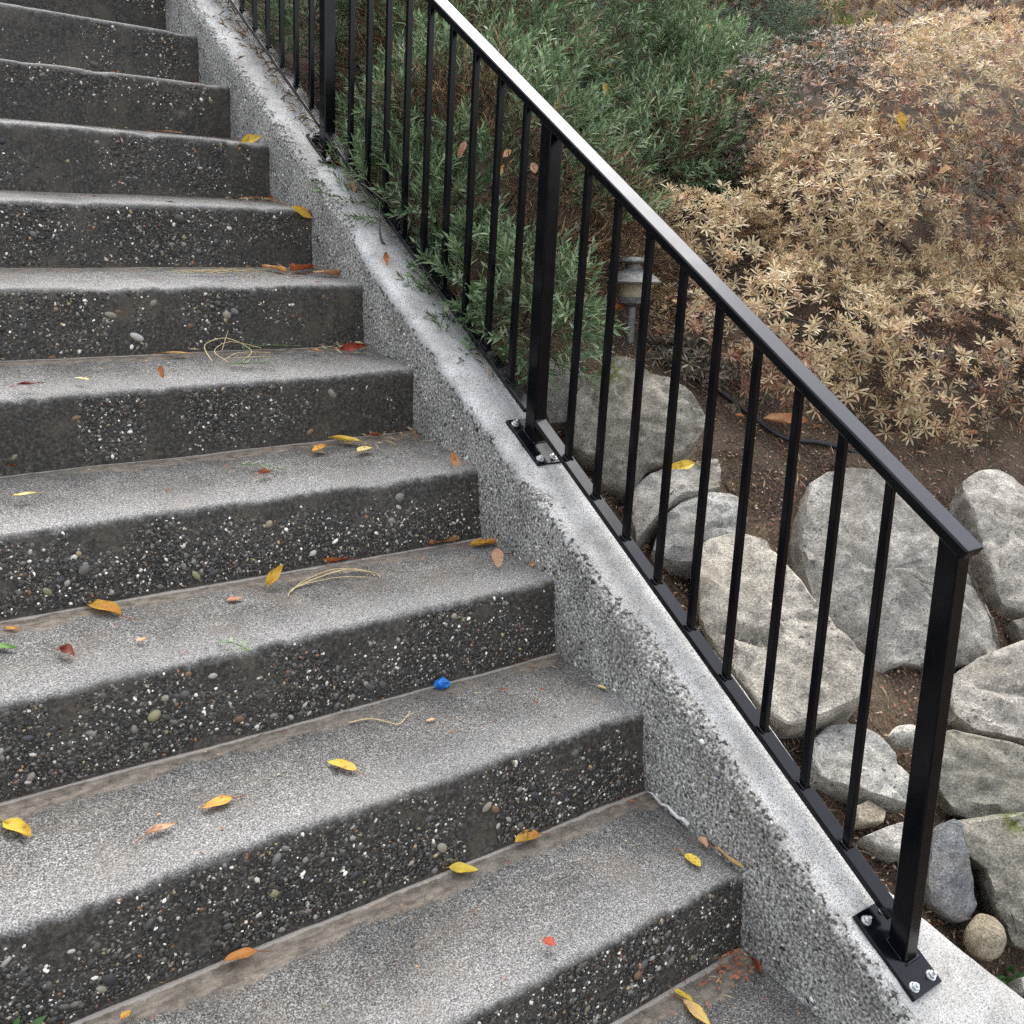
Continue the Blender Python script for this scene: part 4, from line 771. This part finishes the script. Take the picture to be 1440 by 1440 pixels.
# ================================================================== fallen leaves
LC = dict(yel=(.66, .47, .06), gold=(.60, .34, .05), ora=(.54, .22, .055), tan=(.55, .34, .17), pnk=(.52, .28, .19), red=(.36, .055, .025), rus=(.36, .12, .045), drk=(.12, .022, .014), cream=(.66, .55, .26), grn=(.12, .24, .05))
def leaf(surf, a, b, w, ca, cb, curl, label, seed):
    a, b = Vector(a), Vector(b); L = (b-a).length
    if L < .016: b = a+(b-a).normalized()*.016; L = .016
    ax = (b-a)/L; r = np.random.default_rng(seed)
    k = surf[0]
    up = {'T': Vector((0, -.13, .99)), 'C': UP.copy(), 'G': Vector((-.13, -.54, .83)), 'V': Vector((-.55, -.7, .45)), 'N': Vector((-.2, -.9, .4)), 'B': Vector((-.6, -.65, .45)), 'D': Vector((-.4, -.6, .7))}[k]
    side = up.cross(ax).normalized(); up = ax.cross(side).normalized()
    nu, nv = 11, 7; V = []; C = []; ph = r.uniform(0, 6)
    lift = .0028 if k in 'TCG' else .006
    c1, c2 = np.array(LC[ca]), np.array(LC[cb])
    for i in range(nu):
        u = i/(nu-1); hw = w*L*.5*(math.sin(math.pi*u**.85)**.8 if 0 < u < 1 else .02)*(1+.12*math.sin(9*u+ph))
        for j in range(nv):
            v = (j-(nv-1)/2)/((nv-1)/2); ang = curl*1.5*v
            y_ = hw*(math.sin(ang)/max(1e-3, curl*1.5) if curl > .05 else v); z_ = hw*(1-math.cos(ang))/max(.05, curl*1.5)*1.2 + .25*curl*L*(u-.5)**2*(1 if r.random() < 2 else 0)
            z_ += curl*L*.05*math.sin(7*u+3*v+ph)+abs(v)*hw*.12
            V.append(a+ax*(L*u)+side*y_+up*(lift+z_)); m = min(1, max(0, (u*.8+.35*abs(v)+.25*math.sin(5*u+4*v+ph))*.9-.15)); cc = c1*(1-m)+c2*m
            if r.random() < .08: cc = cc*.45
            C.append(cc*(.86 if abs(v) < .2 else 1)*r.uniform(.88, 1.1))
    F = [tuple(f) for f in grid_faces(nu, nv)]
    root = obj('fallen_leaf', mesh_np('fallen_leaf', np.array(V)-np.array(a), F, M['dead'], col=np.array(C), smooth=True), None, a)
    if L > .03:
        pts = smooth_path([Vector((0, 0, lift)), -ax*(.16*L)+side*(.06*L*math.cos(ph))+up*(lift*.7), -ax*(.36*L)+side*(.16*L*math.cos(ph))+up*(.002)], 4); v, f = tube(pts, .0007, 5)
        obj('stalk', mesh_np('stalk', v, f, M['dead'], col=np.tile(np.array(LC['tan' if ca in ('yel', 'cream', 'grn') else 'rus'])*.8, (len(v), 1)), smooth=True), root)
    return tag(root, label, 'leaf', 'fallen autumn leaves')
for i, t in enumerate(LEAVES): leaf(*t, 100+i)

# ================================================================== small things on the treads
def strands(name, paths, rs, mt, label, cat, loc, pname='strand'):
    root = empty(name, loc, label, cat); L = Vector(loc)
    for p, r_ in zip(paths, rs):
        v, f = tube([Vector(q)-L for q in smooth_path(p, 5)], r_, 5, .6); obj(pname, mesh_np(pname, v, f, mt, smooth=True), root)
    return root
strands('green_twig', [[(-.458, .439, .2015), (-.423, .433, .2015), (-.403, .412, .199), (-.391, .398, .197), (-.372, .408, .198), (-.356, .419, .203)], [(-.372, .408, .198), (-.362, .404, .206)]], (.0013, .001), M['straw'], 'yellow-green wavy twig lying on third tread near the blue scrap', 'twig', (-.40, .415, .198), 'stem')
T2 = lambda x, y, h=.002: (x, y, .345+(y-.492)*.1063+h)
strands('dried_grass', [[T2(-.458, .640), T2(-.419, .672), T2(-.353, .684, .008), T2(-.300, .664), T2(-.296, .640)], [T2(-.440, .655), T2(-.40, .665, .006), T2(-.34, .668, .01), T2(-.29, .650), T2(-.292, .628)], [T2(-.425, .660), T2(-.36, .655, .005), T2(-.31, .640)], [T2(-.40, .668, .003), T2(-.33, .676, .008), T2(-.285, .640, .003)], [T2(-.47, .625), T2(-.45, .650), T2(-.41, .658, .004)]], (.0012, .0012, .001, .0011, .001), M['straw'], 'wisp of dried pale grass bent in a loop on the tread', 'dried grass', T2(-.37, .655), 'blade')
T4 = lambda x, y, h=.002: (x, y, .684+(y-.994)*.1644+h)
strands('grass_tangle', [[T4(-.40, 1.11), T4(-.392, 1.17, .02), T4(-.34, 1.18, .03), T4(-.30, 1.15, .01), T4(-.345, 1.10)], [T4(-.37, 1.10), T4(-.38, 1.15, .012), T4(-.33, 1.19, .02), T4(-.27, 1.17, .01)], [T4(-.35, 1.13), T4(-.31, 1.11, .008), T4(-.26, 1.13)], [T4(-.36, 1.16, .01), T4(-.335, 1.185, .045)], [T4(-.37, 1.12), T4(-.33, 1.14, .01), T4(-.25, 1.16)]], (.0012, .0011, .001, .001, .001), M['straw'], 'tangled curl of dry grass against the riser on pale tread', 'dried grass', T4(-.34, 1.14), 'blade')
T5 = lambda x, y, h=.002: (x, y, .855+(y-1.218)*.1394+h)
strands('dry_needles', [[T5(-.40+.02*i, 1.345-.006*(i % 3)), T5(-.34+.022*i, 1.350, .006), T5(-.27+.02*i, 1.345-.008*(i % 2), .012*(i % 2))] for i in range(7)], [.0009]*7, M['straw'], 'row of dry needles swept against the riser left of leaf heap', 'dry needles', T5(-.32, 1.345), 'needle')
def leafy(name, path, n, L, W, pal, label, cat, seed, nrm=(0, 0, 1)):
    r = np.random.default_rng(seed); P = smooth_path(path, 6); loc = P[0]; root = empty(name, loc, label, cat)
    v, f = tube([q-loc for q in P], .0012, 5, .6); obj('stem', mesh_np('stem', v, f, M['grass'], smooth=True), root)
    for i in range(n):
        t = (i+.6)/n; q = P[int(t*(len(P)-1))]; d = (P[min(len(P)-1, int(t*(len(P)-1))+1)]-P[max(0, int(t*(len(P)-1))-1)]).normalized(); s = d.cross(Vector(nrm)).normalized()*(1 if i % 2 else -1)
        dd = (d*.7+s*r.uniform(.5, 1)+Vector(nrm)*r.uniform(-.05, .35)).normalized()
        lv, lf = leafshape(np.array(q-loc), np.array(dd), np.array(nrm, float), L*r.uniform(.8, 1.15), W, True)
        obj('leaf', mesh_np('leaf', lv, tri(lf), M['leaf'], col=np.tile(np.array(pal[r.integers(len(pal))]), (6, 1))), root)
    return root
leafy('shrub_cutting', [T4(-.30, 1.20), T4(-.24, 1.205, .006), T4(-.17, 1.195, .004)], 11, .030, .007, GREY, 'grey-green leafy cutting lying along the riser foot', 'cutting', 21)
leafy('shrub_cutting', [T4(-.375, 1.09), T4(-.34, 1.075, .006), T4(-.30, 1.08, .004)], 10, .024, .006, GREEN, 'short green cutting tangled under the dry grass curl', 'cutting', 22)
T3 = lambda x, y, h=.002: (x, y, .510+(y-.745)*.17+h)
leafy('shrub_cutting', [T3(-.435, .892), T3(-.40, .87, .004), T3(-.370, .840, .003)], 8, .026, .005, GREEN[2:], 'thin green needle sprig lying on mid tread near dark red leaf', 'cutting', 23)
leafy('shrub_cutting', [T2(-.60, .470), T2(-.613, .500, .004), T2(-.628, .515, .003)], 6, .018, .005, GREEN[1:4], 'tiny dark green sprig at the nosing of a lower tread', 'cutting', 24)
bm = bmesh.new(); bmesh.ops.create_icosphere(bm, subdivisions=2, radius=1)
for v in bm.verts:
    c = v.co.copy(); k = 1+.32*float(vn([tuple(c*1.9)], 5)[0])+.12*float(vn([tuple(c*5)], 6)[0]); v.co = Vector((c.x*.0150*k, c.y*.009*k, c.z*.0105*k+.008))
    if c.x > .35: v.co.z *= .85
    v.co.y -= .006*max(0, -abs(c.x-.35)*8+1)
bl = bm_obj('foil_scrap', bm, M['blue']); bl.location = (-.262, .468, .2025); tag(bl, 'crumpled bright blue foil scrap at the foot of a riser', 'foil scrap')
# loose crumbs and needles lying on treads
r = np.random.default_rng(99); Vs, Fs, Cs = [], [], []; base = 0
PALC = [(.30, .12, .05), (.42, .22, .10), (.16, .09, .06), (.50, .40, .22), (.08, .06, .05), (.36, .10, .05)]
def crumb(p, up, L, w, col):
    global base
    up = np.array(up)/np.linalg.norm(up); a = r.normal(size=3); a -= up*(a@up); a /= np.linalg.norm(a); b = np.cross(up, a); p = np.array(p)
    Vs.append(np.array([p-a*L*.5+up*.0008, p+b*w*.5+up*(.0012+.15*L*r.random()), p+a*L*.5+up*.001, p-b*w*.5+up*(.001)])); Fs.append(np.array([(0, 3, 2, 1)])+base); base += 4; Cs.append(np.tile(np.array(col)*r.uniform(.7, 1.2), (4, 1)))
def on_tread(k, x, s):
    (ny, nz_), (cy2, cz2) = NOS[k], RBT[k+1]; y = ny+.015+(cy2-ny-.015)*s
    return (x, y, (nz_+NS.get(k, 0)*x)*(1-s)+(cz2+RS.get(k+1, 0)*x)*s+.0012)
for k in range(-1, 9):
    for i in range(60):
        x = -r.random()**1.7*.95; s = 1-r.random()**2*.98 if i < 40 else r.random()
        needle = r.random() < .4
        crumb(on_tread(k, x, s), (0, -.13, 1), r.uniform(.003, .008) if not needle else r.uniform(.01, .025), r.uniform(.002, .004) if not needle else .0011, PALC[r.integers(6)])
for i in range(60): crumb(on_tread(-1, -.01-.05*abs(r.normal()), 1-.25*abs(r.normal())*.6), (0, -.3, 1), r.uniform(.008, .02), r.uniform(.001, .004), PALC[r.choice([0, 1, 5])])
for k in (3, 4, 5, 6):
    for i in range(50): crumb(on_tread(k, -.005-.07*abs(r.normal()), 1-abs(r.normal())*.2), (0, -.3, 1), r.uniform(.012, .035), .0012, (.50, .40, .24) if r.random() < .6 else (.34, .17, .09))
o = obj('tread_litter', mesh_np('tread_litter', np.vstack(Vs), np.vstack(Fs), M['litter'], col=np.vstack(Cs))); tag(o, 'scattered dry crumbs and needles on the concrete treads', 'litter', kind='stuff')
# ---- soil litter
Vs, Fs, Cs = [], [], []; base = 0
PALG = [(.24, .14, .085), (.38, .26, .17), (.12, .07, .05), (.50, .38, .25), (.08, .05, .04), (.34, .14, .075), (.22, .15, .11)]
GN = (-.13, -.54, .83)
def gsurf(x, y):
    P = np.array([[x, y, 0.]]); return float(gz(x, y)+.014*fbm(P*9, 3, 4)[0]+.03*fbm(P*1.3, 5, 3)[0]*min(1, max(0, (x-.2)*2))-.03*math.exp(-((x-.16)/.05)**2)-dip(x, y))
NL = 30000; gx = .12+2.3*r.random(NL)**1.5; gy = r.uniform(-.55, 1.5, NL)
PP = np.stack([gx, gy, 0*gx], 1); gzv = gz(gx, gy)+.014*fbm(PP*9, 3, 4)+.03*fbm(PP*1.3, 5, 3)*np.clip((gx-.2)*2, 0, 1)-.03*np.exp(-((gx-.16)/.05)**2)-dip(gx, gy)
for i in range(NL):
    nd = r.random() < .45
    crumb((gx[i], gy[i], gzv[i]+.002+.004*r.random()), np.array(GN)+r.normal(size=3)*.35, r.uniform(.004, .012) if not nd else r.uniform(.012, .04), r.uniform(.0025, .006) if not nd else .0013, PALG[r.integers(7)])
for i in range(900):   # dry straw hanging over the curb's outer edge at the upper shrubs
    yy = r.uniform(1.45, 2.5) if i < 650 else r.uniform(.8, 1.45); xx = .145-.05*abs(r.normal())*(1 if i < 650 else .5)
    crumb((xx, yy, zc(yy)+.004+.012*r.random()), UP+Vector(r.normal(size=3))*.5, r.uniform(.015, .045), .0014, [(.26, .18, .085), (.20, .11, .055), (.30, .22, .12), (.12, .07, .04)][r.integers(4)])
o = obj('soil_litter', mesh_np('soil_litter', np.vstack(Vs), np.vstack(Fs), M['litter'], col=np.vstack(Cs))); tag(o, 'brown needles and leaf crumbs covering the soil', 'litter', kind='stuff')
# ---- hose, sprout, ivy, corner weed
hp = smooth_path([(.60, .86, gsurf(.60, .86)+.02), (.69, .775, gsurf(.69, .775)+.012), (.745, .70, gsurf(.745, .70)+.012), (.80, .625, gsurf(.80, .625)+.012), (.88, .58, gsurf(.88, .58)+.010), (.95, .55, gsurf(.95, .55)+.004), (1.03, .53, gsurf(1.03, .53)-.03)], 8)
v, f = tube([q-hp[0] for q in hp], .0062, 8); o = obj('irrigation_hose', mesh_np('irrigation_hose', v, f, M['hose'], smooth=True), None, hp[0]); tag(o, 'black irrigation hose lying across the soil behind the balusters', 'hose')
def lobed(name, parent, c, ax, up, size, col, lobes=5):
    ax = Vector(ax).normalized(); up = Vector(up).normalized(); s = up.cross(ax).normalized(); up = ax.cross(s); n = 26; V = [Vector(c)]; C = [np.array(col)*.8]
    for i in range(n):
        a = -math.pi+2*math.pi*i/n; rr = size*(.62+.38*abs(math.cos(a*lobes/2))**.6)*(1-.45*max(0, -math.cos(a))**6*0)*(1.15 if abs(a) < .5 else .9)
        if abs(abs(a)-math.pi) < .3: rr *= .45
        V.append(Vector(c)+ax*(rr*math.cos(a)+size*.4)+s*(rr*math.sin(a))+up*(.10*size*math.cos(2*a))); C.append(np.array(col)*(1+.12*math.sin(a*3)))
    return obj(name, mesh_np(name, V, [(0, 1+i, 1+(i+1) % n) for i in range(n)], M['leaf'], col=np.array(C), smooth=True), parent)
IV = Vector((2.62, 2.04, float(gz(2.62, 2.04)))); ivy = empty('ivy_vine', IV, 'young ivy vine with pale green lobed leaves at the top edge', 'vine')
def ip(x, y):   # metres right / up in the vine's own vertical plane
    return Vector((x*.80, -x*.60, y))
v, f = tube(smooth_path([ip(.0, -.05), ip(.02, .12), ip(.04, .27), ip(.05, .42)], 6), .0035, 6, .6); obj('stem', mesh_np('stem', v, f, M['grass'], smooth=True), ivy)
v, f = tube(smooth_path([ip(.05, -.05), ip(.04, .10), ip(.05, .2)], 6), .003, 6, .6); obj('stem', mesh_np('stem', v, f, M['grass'], smooth=True), ivy)
for x_, y_, ax_, s_, c_ in ((-.06, .14, (-1, .1), .058, (.17, .30, .11)), (.03, .20, (.2, .8), .055, (.22, .34, .12)), (.07, .16, (.7, -.5), .058, (.26, .38, .10)), (.09, .27, (.9, .3), .042, (.34, .42, .05)), (.06, .33, (.4, .8), .045, (.22, .36, .10)), (.0, .05, (.2, -.6), .05, (.22, .34, .13)), (.17, .15, (.8, .4), .045, (.16, .26, .10)), (.15, .09, (.5, -.5), .04, (.10, .17, .06)), (.13, .42, (.7, .5), .05, (.28, .40, .10))):
    lobed('leaf', ivy, ip(x_, y_)+Vector((-.02, -.03, 0)), ip(*ax_)+Vector((-.05, -.1, 0)), (-.55, -.7, .45), s_, c_)
SP = Vector((.303, -.284, gsurf(.303, -.284))); sp = empty('seedling', SP, 'small green seedling with round leaves at bottom right corner', 'seedling')
for i in range(9):
    a = i*2.4; rr = .006+.010*(i/9)
    lobed('leaf', sp, Vector((rr*math.cos(a), rr*math.sin(a), .012+.006*(i % 3))), (math.cos(a), math.sin(a), .1), (-.3, -.4, .85), .0085, [(.06, .15, .035), (.09, .20, .05), (.05, .11, .03)][i % 3], 3)
WP = Vector((-1.005, .225, .036)); wd = empty('weed', WP, 'green weed leaves poking from riser foot at bottom left corner', 'weed')
for i, (d, L) in enumerate((((.8, -.35, .75), .055), ((.9, -.3, .25), .05), ((.55, -.5, .45), .04), ((.2, -.3, .9), .05))):
    lv, lf = leafshape(np.zeros(3), np.array(d), np.array([0, -.4, .9]), L, .011, True); obj('leaf', mesh_np('leaf', lv, tri(lf), M['leaf'], col=np.tile(np.array((.10, .20, .07)), (6, 1))), wd)
